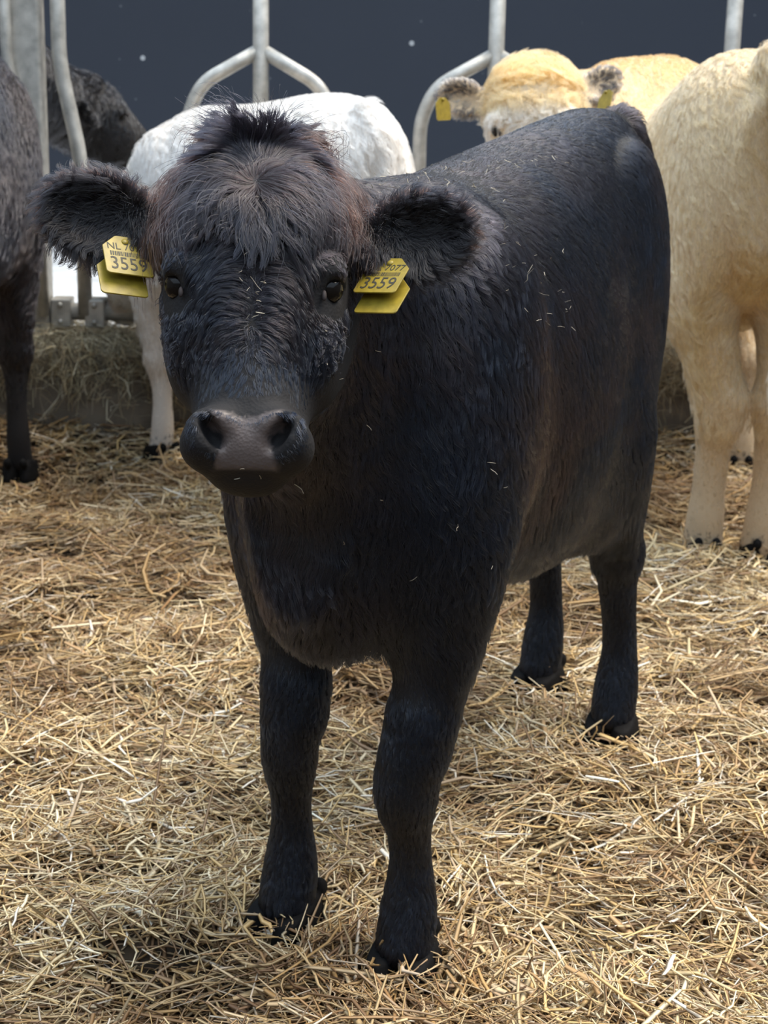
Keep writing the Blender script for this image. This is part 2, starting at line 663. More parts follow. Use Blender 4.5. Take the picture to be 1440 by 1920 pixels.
def leg_add(fd, pts, k=0.03):
    """limb: one tapering tube through the joints"""
    p = np.array(pts, float)
    ss = np.concatenate([[0], np.cumsum(np.linalg.norm(np.diff(p[:, :3], axis=0), axis=1))])
    u = np.linspace(0, ss[-1], max(6, int(ss[-1] / 0.022)))
    ker = np.exp(-0.5 * (np.arange(-3, 4) / 1.2) ** 2); ker /= ker.sum()
    c = []
    for j in range(4):
        v = np.interp(u, ss, p[:, j])
        v2 = np.convolve(np.pad(v, 3, mode='reflect', reflect_type='odd') if j < 3 else np.pad(v, 3, mode='edge'), ker, mode='valid')
        c.append(v2)
    c = np.stack(c, 1)
    r = c[:, 3].max()

    def fn(g):
        d = None
        for a, b in zip(c[:-1], c[1:]):
            e = sd_cone(g, a[:3], b[:3], a[3], b[3])
            d = e if d is None else np.minimum(d, e)
        return d
    fd.add(fn, c[:, :3].min(0) - r, c[:, :3].max(0) + r, k)


def ear_tag(bov, c_w, ew, eh, txt, small, label, width=0.062):
    """yellow plastic flag in two leaves; ew, eh: world axes along its width and up its height"""
    ew = nrm(ew); eh = nrm(np.asarray(eh) - ew * np.dot(eh, ew)); en = np.cross(ew, eh)
    prof = []
    w, h = 0.5, 0.42
    def arc(cx, cy, r, a0, a1, n=5):
        for i in range(n):
            a = math.radians(a0 + (a1 - a0) * i / (n - 1))
            prof.append((cx + r * math.cos(a), cy + r * math.sin(a)))
    arc(w - .08, -h + .08, .08, -90, 0); arc(w - .06, h - .10, .06, 0, 55); arc(.17, h + .18, .06, 55, 90, 3)
    arc(-.17, h + .18, .06, 90, 125, 3); arc(-w + .06, h - .10, .06, 125, 180); arc(-w + .08, -h + .08, .08, 180, 270)
    prof = np.array(prof)
    n = len(prof)
    M = np.stack([bov.LV(ew), bov.LV(eh), bov.LV(en)])
    th = 0.0011

    def leaf(off, parent, name):
        V = []
        for z, sc in ((-th, .985), (-th * .4, 1), (th * .4, 1), (th, .985)):
            # a slight curl across the width
            for x, y in prof * sc:
                V.append(np.array((x * width, y * width, z)) + off)
        F = [tuple(range(n))[::-1], tuple(range(3 * n, 4 * n))]
        for r_ in range(3):
            for i in range(n):
                F.append((r_ * n + i, r_ * n + (i + 1) % n, (r_ + 1) * n + (i + 1) % n, (r_ + 1) * n + i))
        V = np.array(V) @ M + bov.L(c_w)
        return mesh_obj(name, V, F, M_TAG, parent, smooth=False)
    front = leaf(np.array((0, 0, 0)), bov.root, 'ear_tag')
    front['label'] = label
    back = leaf(np.array((-0.10 * width * (1 if ew @ CR > 0 else -1) * small[2], -0.36 * width, -0.014)), front, 'tag_back_leaf')
    # stud through the ear
    Vb, Fb = uv_ball(10, 6)
    mesh_obj('stud', (Vb * np.array((0.005, 0.005, 0.003)) + np.array((0, 0.50 * width, 0.001))) @ M + bov.L(c_w), Fb, M_TAG, front)
    # figures

    def text(body, size, x, y, sx=1.0):
        cu = bpy.data.curves.new('figures', 'FONT')
        cu.body = body; cu.size = size; cu.align_x = 'CENTER'; cu.extrude = 0.0002
        cu.offset = 0.0
        cu.resolution_u = 3
        o = bpy.data.objects.new('figures', cu)
        COL.objects.link(o)
        dg = bpy.context.evaluated_depsgraph_get()
        me = bpy.data.meshes.new_from_object(o.evaluated_get(dg))
        bpy.data.objects.remove(o); bpy.data.curves.remove(cu)
        V = np.array([v.co[:] for v in me.vertices])
        F = [tuple(p.vertices) for p in me.polygons]
        bpy.data.meshes.remove(me)
        V[:, 0] = V[:, 0] * sx + x; V[:, 1] += y
        V[:, 2] += th + 0.0002
        return V @ M + bov.L(c_w), F
    for (body, size, y, nm, sx) in ((txt, width * 0.50, -0.30 * width, 'figures', 0.80), (small[0], width * 0.26, 0.26 * width, 'figures', 0.9)):
        V, F = text(body, size, 0, y, sx)
        mesh_obj(nm, V, F, M_INK, front, smooth=False)
    # bar code strip: thin bars
    V, F = [], []
    x = -0.36
    rr = random.Random(5)
    while x < 0.36:
        wv = rr.choice((.012, .02, .03)); k0 = len(V)
        for (px, py) in ((x, .08), (x + wv, .08), (x + wv, .20), (x, .20)):
            V.append((px * width, py * width, th + 0.0003))
        F.append((k0, k0 + 1, k0 + 2, k0 + 3))
        x += wv + rr.choice((.012, .018))
    mesh_obj('bar_code', np.array(V) @ M + bov.L(c_w), F, M_INK, front, smooth=False)
    return front


def cam_dir(px_x, px_y, depth):
    return CR * px_x - CU * px_y + CF * depth


# ================================================================== the black calf
CALF_O = (0.19, 2.98)
CALF_F = (-0.419, -0.908)
calf = Bovine('black_calf', CALF_O, CALF_F, 'black shaggy calf facing the camera with yellow tags in both ears')
calf.set_head(at(473, 514, 2.08), (1.0, 0.02, -0.01), (-0.02, 0.50, 0.866), 1.0)
calf.add_ear((-0.128, 0.100, -0.105), (-0.270, 0.130, -0.095), (0.30, -0.40, 1.0), 0.054, 0.027)
calf.add_ear((0.128, 0.082, -0.105), (0.266, 0.115, -0.095), (-0.30, -0.40, 1.0), 0.054, 0.027)


def build_calf(b):
    fd = Field((-0.42, -1.16, -0.03), (0.42, 0.92, 1.36), 0.0065)
    torso_add(fd, [  # s forward, half width, top, bottom, exponent, pear
        (0.745, 0.05, 0.86, 0.66, 2.0, 0.0),
        (0.71, 0.115, 0.95, 0.60, 2.0, 0.0),
        (0.64, 0.170, 1.06, 0.55, 2.0, 0.0),
        (0.54, 0.195, 1.15, 0.54, 2.0, 0.0),
        (0.42, 0.198, 1.185, 0.55, 2.0, 0.0),
        (0.25, 0.203, 1.205, 0.53, 2.1, 0.02),
        (0.05, 0.210, 1.228, 0.468, 2.2, 0.08),
        (-0.15, 0.192, 1.252, 0.448, 2.2, 0.10),
        (-0.32, 0.160, 1.272, 0.440, 2.3, 0.02),
        (-0.45, 0.132, 1.282, 0.50, 2.4, -0.03),
        (-0.58, 0.116, 1.265, 0.68, 2.3, -0.02),
        (-0.68, 0.095, 1.22, 0.76, 2.2, 0.0),
        (-0.735, 0.06, 1.15, 0.88, 2.0, 0.0)], 0.05)
    # neck
    fd.cone((0, -0.42, 1.00), b.HL((0, 0.09, -0.15)), 0.185, 0.120, 0.06)
    fd.cone((0, -0.50, 0.90), b.HL((0, -0.01, -0.17)), 0.165, 0.100, 0.06)
    fd.cone((0, -0.60, 0.80), b.HL((0, -0.06, -0.16)), 0.120, 0.060, 0.06)
    # brisket
    fd.ell((0.0, -0.635, 0.635), (0.105, 0.10, 0.125), None, 0.05)
    # shoulders, upper arms
    for sx, fx, fy in ((1, 0.116, -0.583), (-1, -0.114, -0.543)):
        fd.ell((sx * 0.145, fy + 0.11, 0.88), (0.066, 0.15, 0.26), None, 0.10)
        fd.ell((sx * 0.145, fy + 0.045, 0.70), (0.052, 0.105, 0.18), None, 0.09)
        kx = 0.010 if sx > 0 else 0.006
        leg_add(fd, [(0.140 if sx > 0 else -0.132, fy + 0.045, 0.70, 0.074), (0.143 if sx > 0 else -0.116, fy + 0.015, 0.50, 0.058), (fx + 0.012, fy - 0.005, 0.375, 0.045)], 0.06)
        leg_add(fd, [(fx + 0.012, fy - 0.006, 0.42, 0.045), (fx + 0.008, fy - 0.012, 0.375, 0.043), (fx - sx * 0.004, fy - 0.015, 0.325, 0.053 if sx > 0 else 0.047), (fx - sx * 0.005, fy - 0.016, 0.290, 0.054 if sx > 0 else 0.048), (fx - sx * 0.002, fy - 0.006, 0.248, 0.032),
                     (fx, fy + 0.002, 0.190, 0.029), (fx, fy + 0.002, 0.150, 0.033), (fx, fy + 0.002, 0.105, 0.044), (fx, fy - 0.008, 0.06, 0.044), (fx, fy - 0.014, 0.042, 0.044)], 0.03)
    # hind legs
    for sx, fx, fy in ((1, 0.115, 0.479), (-1, -0.118, 0.673)):
        hk = fy - 0.004
        fd.ell((sx * 0.078, 0.48 + (fy - 0.55) * 0.25, 0.86), (0.065, 0.18, 0.30), None, 0.10)
        fd.ell((sx * 0.088, 0.36 + (fy - 0.55) * 0.3, 0.66), (0.062, 0.13, 0.17), None, 0.10)
        leg_add(fd, [(sx * 0.092, 0.40 + (fy - 0.55) * 0.5, 0.66, 0.085), (sx * 0.098, (hk + 0.40) / 2, 0.50, 0.062), (fx - 0.012, hk, 0.39, 0.049)], 0.06)
        leg_add(fd, [(fx - 0.012, hk + 0.010, 0.40, 0.042), (fx - 0.012, hk, 0.35, 0.043), (fx - 0.006, fy + 0.005, 0.28, 0.035), (fx, fy + 0.015, 0.175, 0.033),
                     (fx, fy + 0.004, 0.110, 0.045), (fx, fy - 0.008, 0.06, 0.044), (fx, fy - 0.014, 0.042, 0.044)], 0.03)
    # tail
    tl = [(0, 0.66, 1.235, 0.045), (0.012, 0.745, 1.19, 0.034), (0.022, 0.785, 1.08, 0.028), (0.022, 0.79, 0.90, 0.024), (0.02, 0.785, 0.70, 0.022), (0.02, 0.78, 0.5, 0.035), (0.02, 0.78, 0.36, 0.018)]
    leg_add(fd, tl, 0.02)
    b.build_head(fd)
    V, Q = fd.mesh()
    V = relax(V, Q, 2, 0.4)

    def skin(b, V, N):
        q = b.H(V)
        col = np.tile(np.array((0.010, 0.009, 0.010)), (len(V), 1))
        pad = nose_pad(q)
        col = col * (1 - pad[:, None]) + np.array((0.105, 0.082, 0.076)) * pad[:, None]
        # inside of the nostrils is bare dark skin
        return col, pad
    b.finish(V, Q, skin, M_SKIN)


def nose_pad(q):
    """1 on the bare moist pad between and below the nostrils"""
    x, s, t = q[..., 0], q[..., 1], q[..., 2]
    halfw = np.interp(s, [-0.244, -0.234, -0.220, -0.203, -0.190, -0.183], [0.040, 0.036, 0.030, 0.027, 0.046, 0.040])
    d = np.minimum(halfw - np.abs(x), np.minimum(s + 0.2405, -0.185 - s + 0.010 * np.clip(np.abs(x) / 0.04, 0, 1)))
    return np.clip(d / 0.003 + 0.5, 0, 1) * (t > -0.06)


build_calf(calf)


def body_flow(P, N, head_y):
    """lie of the coat on trunk and legs: back along the spine, down the sides and the legs"""
    top = np.clip(N[:, 2], 0, 1)[:, None]
    d = np.zeros_like(P)
    d[:, 1] = 0.55 + 0.6 * top[:, 0]
    d[:, 2] = -1.0 + 0.9 * top[:, 0]
    d[:, 0] = np.tanh(P[:, 0] / 0.07) * 0.25 * top[:, 0]
    d += 0.30 * np.stack([noise3(P, 5, 21), noise3(P, 5, 22), noise3(P, 5, 23)], 1)
    low = np.clip((0.55 - P[:, 2]) / 0.1, 0, 1)[:, None]
    d = d * (1 - low) + np.array((0, 0.08, -1.0)) * low
    return d


def calf_flow(b, P, N):
    n = len(P)
    q, head, ear, inner, along, ed = b.regions(P)
    x, s, t = q.T
    d = body_flow(P, N, -0.8)
    z = P[:, 2]
    # trunk lengths
    L = np.full(n, 0.040)
    L = np.where(N[:, 2] < -0.2, 0.045, L)                                   # belly fringe
    L = np.where(z < 0.50, np.interp(z, [0.0, 0.1, 0.35, 0.50], [0.018, 0.022, 0.018, 0.028]), L)
    L = np.where((z > 0.40) & (z < 0.66) & (N[:, 2] < -0.25) & (np.abs(P[:, 1]) < 0.46), 0.070, L)
    tailp = (P[:, 1] > 0.755)
    L = np.where(tailp, 0.04, L)
    neck = np.clip((-P[:, 1] - 0.30 + 0.04 * noise3(P, 8, 46)) / 0.28, 0, 1) * np.clip((z - 0.55) / 0.12, 0, 1)
    neck = neck * neck * (3 - 2 * neck)
    L = L + 0.010 * neck
    d = d * (1 - 0.6 * neck[:, None]) + np.array((0, 0.15, -1.0)) * 0.6 * neck[:, None]
    lift = np.full(n, 0.19)
    wave = np.full(n, 0.08) + 0.05 * neck
    dens = np.ones(n) * 0.8
    leg = np.clip((0.5 - z) / 0.08, 0, 1)
    lift = lift + 0.16 * leg
    dens = dens + 0.9 * leg
    clump = np.full(n, 0.78) + 0.2 * neck
    rad = np.full(n, 0.00055)
    # colour: black with a rusty cast on the upper flank and brow
    rust = np.clip(noise3(P, 3.2, 40) * 1.1 + noise3(P, 11, 44) * 0.4 + 0.25, 0, 1)
    black = np.array((0.0060, 0.0085, 0.0165)); brown = np.array((0.030, 0.019, 0.017))
    col = black + (brown - black) * (rust * 0.6 * np.clip((z - 0.5) / 0.2, 0, 1))[:, None]
    # ---- head
    hd = head > 0.5
    sgn = np.tanh((x + 0.010 * noise3(P, 300, 77)) / 0.006)
    whx, whs = x - 0.0, s - 0.135
    r = np.hypot(whx, whs) + 1e-4
    # radial field round the crown
    f1x, f1s = whx / r, whs / r
    # brow fringe falls down and out, face parts from the midline, bridge runs down
    wf = np.clip((s - 0.055) / 0.03, 0, 1)
    wm = np.clip((s + 0.095) / 0.05, 0, 1) * (1 - wf)
    wb = 1 - wf - wm
    fx = wf * (f1x * 0.9 + 0.15 * sgn) + wm * sgn * 0.95 + wb * (sgn * 0.35)
    fs = wf * np.where(s < 0.145, -0.9, f1s) + wm * (0.25 - 0.9 * np.clip(np.abs(x) / 0.07 - 0.45, 0, 1)) + wb * (-0.9)
    ft = wf * -0.2 * np.abs(f1x)
    side = np.clip((np.abs(N @ b.hA[0]) - 0.75) / 0.2, 0, 1) * np.clip((0.07 - s) / 0.04, 0, 1)
    fx, fs, ft = fx * (1 - side), fs * (1 - side) - 0.7 * side, ft * (1 - side) - 0.7 * side
    hdir = np.stack([fx, fs, ft], 1) @ b.hA
    hL = np.interp(s, [-0.27, -0.24, -0.17, -0.12, -0.06, 0.0, 0.05, 0.08, 0.13, 0.16, 0.2],
                   [0.006, 0.007, 0.015, 0.021, 0.022, 0.022, 0.022, 0.025, 0.03, 0.03, 0.03])
    facef = np.clip((N @ b.hA[2] - 0.25) / 0.3, 0, 1)
    hL = hL * (0.40 + 0.60 * np.maximum(facef, np.clip((s - 0.08) / 0.03, 0, 1)))
    eye_d = np.sqrt((np.abs(x) - 0.098) ** 2 + s ** 2 + (t + 0.04) ** 2)
    hL = np.where(eye_d < 0.05, np.minimum(hL, np.where(s > 0.014, 0.013, 0.006)), hL)
    hw = np.interp(s, [-0.2, -0.1, 0.0, 0.06, 0.12, 0.2], [0.0, 0.06, 0.07, 0.12, 0.16, 0.10])
    hlift = np.interp(s, [-0.2, -0.1, 0.0, 0.1, 0.14, 0.17, 0.2], [0.15, 0.22, 0.22, 0.25, 0.3, 0.4, 0.5])
    hc = np.interp(s, [-0.2, -0.16, -0.1, 0.05, 0.15], [0.25, 0.85, 0.9, 0.9, 0.95])
    edge = np.clip((np.abs(x) - 0.055) / 0.04, 0, 1) * np.clip((s - 0.075) / 0.03, 0, 1)
    hrust = np.clip(0.30 + 0.5 * noise3(P, 9, 41), 0, 1) * np.clip((s + 0.12) / 0.08, 0, 1)
    hcol = black + (brown - black) * hrust[:, None]
    hcol = hcol * (1 - 0.8 * edge[:, None]) + np.array((0.046, 0.020, 0.012)) * 0.8 * edge[:, None]
    m = head[:, None]
    d = d * (1 - m) + hdir * m
    L = L * (1 - head) + hL * head
    lift = lift * (1 - head) + hlift * head
    wave = wave * (1 - head) + hw * head
    clump = clump * (1 - head) + hc * head
    col = col * (1 - m) + hcol * m
    dens = np.where(hd, 2.2, dens)
    rad = np.where(hd, np.interp(s, [-0.20, -0.17, -0.11, -0.08], [0.00036, 0.00055, 0.00055, 0.00042]), rad)
    pad = nose_pad(q)
    dens = np.where(hd & (pad > 0.4), 0, dens)
    nos = np.hypot(np.abs(x) - 0.0385, s + 0.2040)
    dens = np.where(hd & (nos < 0.019) & (t > -0.06), 0, dens)
    dens = np.where(hd & (eye_d < 0.0225), 0, dens)
    grav = np.where(hd, np.clip((s - 0.06) / 0.05, 0, 1) * 0.45, 0.1)
    # ---- ears: long fringe all round
    em = ear[:, None] > 0.5
    d = np.where(em, ed + np.array((0, 0, -0.25)), d)
    L = np.where(em[:, 0], np.where(inner > 0.5, 0.042, 0.030), L)
    lift = np.where(em[:, 0], np.where(inner > 0.5, 0.55, 0.30), lift)
    dens = np.where(em[:, 0], 2.4, dens)
    rad = np.where(em[:, 0], 0.00040, rad)
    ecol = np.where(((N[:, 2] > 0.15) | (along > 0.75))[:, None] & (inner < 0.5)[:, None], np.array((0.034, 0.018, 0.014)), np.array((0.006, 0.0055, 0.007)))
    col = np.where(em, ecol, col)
    return dict(dir=d, len=L, lift=lift, wave=wave, dens=dens, clump=clump, rad=rad, col=col, grav=grav)


def forelock(b, n, seed=9, npts=10):
    """long crown hair combed over the skull, following its surface"""
    rng = np.random.default_rng(seed)
    V, Q = b.V, b.Q
    C = V[Q].mean(1)
    q, head, ear, *_ = b.regions(C)
    x, s, t = q.T
    CN = nrm(b.N[Q].sum(1))
    w = b.area * (head > 0.6) * (ear < 0.3) * (t > -0.12) * np.clip((s + 0.115) / 0.04, 0, 1) * (1 + 1.0 * np.clip((s - 0.05) / 0.05, 0, 1))
    w *= np.clip((CN @ b.hA[2] - 0.15) / 0.2, 0, 1) + (s > 0.09)
    w *= ~(np.sqrt((np.abs(x) - 0.098) ** 2 + (s - 0.002) ** 2 + (t + 0.04) ** 2) < 0.040)
    idx = np.minimum(np.searchsorted(np.cumsum(w / w.sum()), rng.random(n)), len(Q) - 1)
    uu, vv = rng.random((2, n, 1))
    f = Q[idx]
    P = (V[f[:, 0]] * (1 - uu) + V[f[:, 1]] * uu) * (1 - vv) + (V[f[:, 3]] * (1 - uu) + V[f[:, 2]] * uu) * vv
    p = b.H(P)
    x0, s0 = p[:, 0].copy(), p[:, 1].copy()
    n9 = noise3(p, 60, 333); n8 = noise3(p, 25, 334)
    crown = np.clip((s0 - 0.035 + 0.022 * n8) / 0.05, 0, 1)
    L = crown * np.interp(s0, [0.03, 0.06, 0.10, 0.13, 0.17], [0.038, 0.046, 0.068, 0.090, 0.080]) + (1 - crown) * np.interp(s0, [-0.12, -0.06, 0.04], [0.011, 0.026, 0.038])
    L *= rng.uniform(0.6, 1.1, n) * (1 + 0.55 * n9) * (1 + 0.30 * np.clip(1 - np.abs(x0) / 0.05, 0, 1) * crown)
    L *= 1 - 0.6 * np.clip((np.abs(x0) - 0.065) / 0.02, 0, 1) * np.clip((0.085 - s0) / 0.03, 0, 1)
    tuft = np.clip((s0 - 0.150) / 0.02, 0, 1) * np.clip(1 - np.abs(x0) / 0.045, 0, 1)
    L *= 1 - 0.45 * tuft

    def sd(p): return HEAD_LOFT(p[:, 0], p[:, 1], p[:, 2])

    def grad(p, e=0.003):
        g = np.stack([sd(p + np.eye(3)[a] * e) - sd(p - np.eye(3)[a] * e) for a in range(3)], 1)
        return nrm(g)
    pts = [p.copy()]
    fly = rng.random(n) < 0.045
    L = L * np.where(fly & (s0 > 0.10), 1.35, 1.0)
    top = np.where(crown > 0.5, rng.uniform(0.004, 0.018, n), rng.uniform(0.001, 0.006, n) * np.interp(s0, [-0.12, -0.05], [0.4, 1.0])) * np.where(fly, 1.9, 1)
    nz = np.stack([noise3(p, 45, 300 + a) for a in range(3)], 1)
    d0 = sd(p)
    for j in range(1, npts):
        u = j / (npts - 1)
        x, s, t = p.T
        wx, ws = x, s - 0.128
        r = np.hypot(wx, ws) + 1e-3
        vx = wx / r * 1.0
        vs = ws / r - 1.1 * np.clip(np.abs(x) / 0.075, 0, 1) * (0.35 + 0.65 * u)
        sg = np.tanh(x0 / 0.004 + nz[:, 0])
        arc = np.clip(np.abs(x) / 0.06, 0, 1)
        mx, ms = sg * (1.0 - 0.35 * arc), 0.55 - 1.5 * arc - 0.8 * np.clip((-0.05 - s0) / 0.04, 0, 1)
        v = np.stack([crown * vx + (1 - crown) * mx, crown * vs + (1 - crown) * ms, np.zeros(n)], 1)
        v = v + nz * 0.45
        N = grad(p)
        back = np.clip((np.abs(x) - 0.085) / 0.03, 0, 1)[:, None] * np.array((0, 0, 0.0))
        v = v + back
        v = nrm(v - N * (v * N).sum(1, keepdims=True))
        # curl across the strand
        B = np.cross(N, v)
        ph = nz[:, 1] * 7 + nz[:, 2] * 3
        amp = np.where(crown > 0.5, 0.60, 0.16) * (0.4 + 0.6 * u)
        v = v + B * (amp * np.sin(ph + u * 8.0))[:, None]
        v = v + N * (tuft * 1.6 * (1 - u))[:, None]
        v = nrm(v)
        p = p + v * (L / (npts - 1))[:, None]
        want = d0 + top * np.sin(min(1.0, u * 1.6) * math.pi / 2) + tuft * L * 0.75 * u
        p = p + grad(p) * (np.clip(want - sd(p), -0.02, 0.02) * 0.8)[:, None]
        pts.append(p.copy())
    pts = np.stack(pts, 1)
    from mathutils.kdtree import KDTree
    ng = int(n * 0.03)
    gi = rng.choice(n, ng, replace=False)
    kd = KDTree(ng)
    for j, c in enumerate(pts[gi, 0]): kd.insert(c, j)
    kd.balance()
    inv = np.fromiter((kd.find(c)[1] for c in pts[:, 0]), np.int64, n)
    cnt = np.maximum(np.bincount(inv, minlength=ng), 1)
    for j in range(1, npts):
        mean = np.stack([np.bincount(inv, pts[:, j, a], minlength=ng) / cnt for a in range(3)], 1)
        amt = np.where(crown > 0.5, 0.82, 0.6) * (j / (npts - 1)) ** 0.8 * np.where(fly, 0.3, 1.0)
        pts[:, j] += (mean[inv] - pts[:, j]) * amt[:, None]
    loc = b.ho + (pts * b.hs) @ b.hA
    cd = bpy.data.hair_curves.new('forelock')
    cd.add_curves([npts] * n)
    cd.attributes['position'].data.foreach_set('vector', loc.astype(np.float32).ravel())
    ra = cd.attributes.get('radius') or cd.attributes.new('radius', 'FLOAT', 'POINT')
    ra.data.foreach_set('value', (np.linspace(1, 0.3, npts)[None] * np.full((n, 1), 0.00040)).astype(np.float32).ravel())
    edge = np.clip((np.abs(x0) - 0.060) / 0.035, 0, 1) * np.clip((s0 - 0.085) / 0.03, 0, 1)
    edge = np.maximum(edge, 0.7 * np.clip((s0 - 0.150) / 0.01, 0, 1) * (np.abs(x0) > 0.03))
    mixb = np.clip(0.30 + 0.5 * noise3(P, 9, 41) + 0.35 * noise3(P, 40, 43), 0, 1)[:, None]
    col = np.array((0.0055, 0.0066, 0.0115)) * (1 - mixb) + np.array((0.018, 0.011, 0.009)) * mixb
    col = col * (1 - 0.75 * edge[:, None]) + np.array((0.046, 0.019, 0.011)) * 0.75 * edge[:, None]
    hc = np.ones((n, 4), np.float32)
    hc[:, :3] = col * rng.uniform(0.7, 1.4, (n, 1))
    ca = cd.attributes.new('hcol', 'FLOAT_COLOR', 'CURVE')
    ca.data.foreach_set('color', hc.ravel())
    cd.materials.append(M_HAIR)
    o = bpy.data.objects.new('forelock', cd)
    COL.objects.link(o)
    o.parent = b.root
    o['label'] = 'long wavy brown-black hair over the brow'


forelock(calf, 52000)
calf.coat('coat', 330000, calf_flow, M_HAIR, 3, 6, clump=0.05, clump_amt=0.75)
calf.eyes()
calf.hooves([(0.116, -0.588, -0.016, 0.1), (-0.114, -0.548, -0.016, -0.1), (0.115, 0.472, -0.016, 0.1), (-0.118, 0.666, -0.016, -0.1)])

Y_T = 2.10
ear_tag(calf, at(240, 488, 2.16), cam_dir(83, 6, 41), cam_dir(-16, -59, 41), '3559', ('NL 7077', None, 1), 'yellow ear tag with two leaves reading 3559')
ear_tag(calf, at(715, 524, 2.16), cam_dir(82, 7, -47), cam_dir(32, -60, 47), '3559', ('NL 7077', None, -1), 'yellow ear tag with two leaves reading 3559')


# ================================================================== the other cattle
def build_other(b, k, kw, front, hind, neck, tail=None, vox=0.010, skin_col=(0.3, 0.25, 0.2), pad_col=(0.05, 0.04, 0.04), lo=(-0.9, -1.9, -0.03), hi=(0.9, 1.1, 1.65), head_fine=True, dip=0.0, lk=1.0):
    """k: size against the black calf, kw: girth; front, hind: two feet each (x, y) in local coordinates"""
    fd = Field(lo, hi, vox)
    st = [(0.745, 0.05, 0.86, 0.66, 2.0, 0.0), (0.71, 0.115, 0.95, 0.57, 2.0, 0.0), (0.64, 0.175, 1.06, 0.515, 2.1, 0.0), (0.54, 0.200, 1.15, 0.505, 2.2, 0.06),
          (0.42, 0.205, 1.195, 0.52, 2.2, 0.10), (0.25, 0.215, 1.205, 0.53, 2.2, 0.12), (0.05, 0.225, 1.215, 0.525, 2.2, 0.12), (-0.15, 0.225, 1.235, 0.535, 2.2, 0.08),
          (-0.32, 0.205, 1.258, 0.57, 2.3, 0.0), (-0.45, 0.180, 1.270, 0.62, 2.5, -0.06), (-0.58, 0.160, 1.262, 0.66, 2.5, -0.06), (-0.68, 0.130, 1.22, 0.72, 2.3, 0.0), (-0.735, 0.06, 1.15, 0.86, 2.0, 0.0)]
    torso_add(fd, [(s * k, w * kw, t * k - dip * min(1, max(0, (s + 0.35) / 0.6)), o * k, n, p) for (s, w, t, o, n, p) in st], 0.05)
    for (a, c) in zip(neck[:-1], neck[1:]): fd.cone(a[:3], c[:3], a[3], c[3], 0.08)
    fd.ell((0, -0.62 * k, 0.62 * k), (0.11 * kw, 0.10, 0.13), None, 0.05)
    for sx, (fx, fy) in zip((1, -1), front):
        fd.ell((sx * 0.145 * kw, -0.46 * k, 0.86 * k), (0.07, 0.15, 0.25), None, 0.05)
        tx, ty = sx * 0.135 * kw, -0.53 * k
        leg_add(fd, [(tx, ty, 0.66 * k, 0.085), ((tx + fx) / 2, (ty + fy) / 2, 0.50 * k, 0.066), (fx, fy - 0.005, 0.355 * k, 0.050)], 0.04)
        leg_add(fd, [(q_[0], q_[1], q_[2], q_[3] * lk) for q_ in [(fx, fy - 0.012, 0.345 * k, 0.047), (fx, fy - 0.012, 0.295 * k, 0.046), (fx, fy, 0.245 * k, 0.034), (fx, fy, 0.165 * k, 0.033), (fx, fy, 0.115, 0.041),
                     (fx, fy - 0.008, 0.06, 0.038), (fx, fy - 0.016, 0.03, 0.045)]], 0.045)
    for sx, (fx, fy) in zip((1, -1), hind):
        hk = fy + 0.075
        fd.ell((sx * 0.105 * kw, 0.52 * k, 0.88 * k), (0.085 * kw, 0.19, 0.32), None, 0.05)
        fd.ell((sx * 0.112 * kw, 0.44 * k, 0.70 * k), (0.08 * kw, 0.13, 0.15), None, 0.05)
        leg_add(fd, [(sx * 0.110 * kw, 0.54 * k, 0.70 * k, 0.105), ((sx * 0.110 * kw + fx) / 2, (hk + 0.52 * k) / 2 + 0.03, 0.55 * k, 0.075), (fx, hk, 0.42 * k, 0.050 * lk)], 0.05)
        leg_add(fd, [(q_[0], q_[1], q_[2], q_[3] * lk) for q_ in [(fx, hk + 0.012, 0.43 * k, 0.044), (fx, hk - 0.005, 0.37 * k, 0.048), (fx, fy + 0.04, 0.29 * k, 0.037), (fx, fy + 0.012, 0.165, 0.036), (fx, fy + 0.004, 0.115, 0.043),
                     (fx, fy - 0.008, 0.06, 0.040), (fx, fy - 0.016, 0.03, 0.047)]], 0.045)
    if tail: leg_add(fd, tail, 0.025)
    b.build_head(fd, head_fine)
    V, Q = fd.mesh()
    V = relax(V, Q, 2, 0.4)

    def skin(b, V, N):
        col = np.tile(np.array(skin_col), (len(V), 1)).astype(float)
        pad = nose_pad(b.H(V))
        return col * (1 - pad[:, None]) + np.array(pad_col) * pad[:, None], pad
    b.finish(V, Q, skin, M_SKIN)
    b.hooves([(x, y, -0.02, 0) for (x, y) in list(front) + list(hind)])


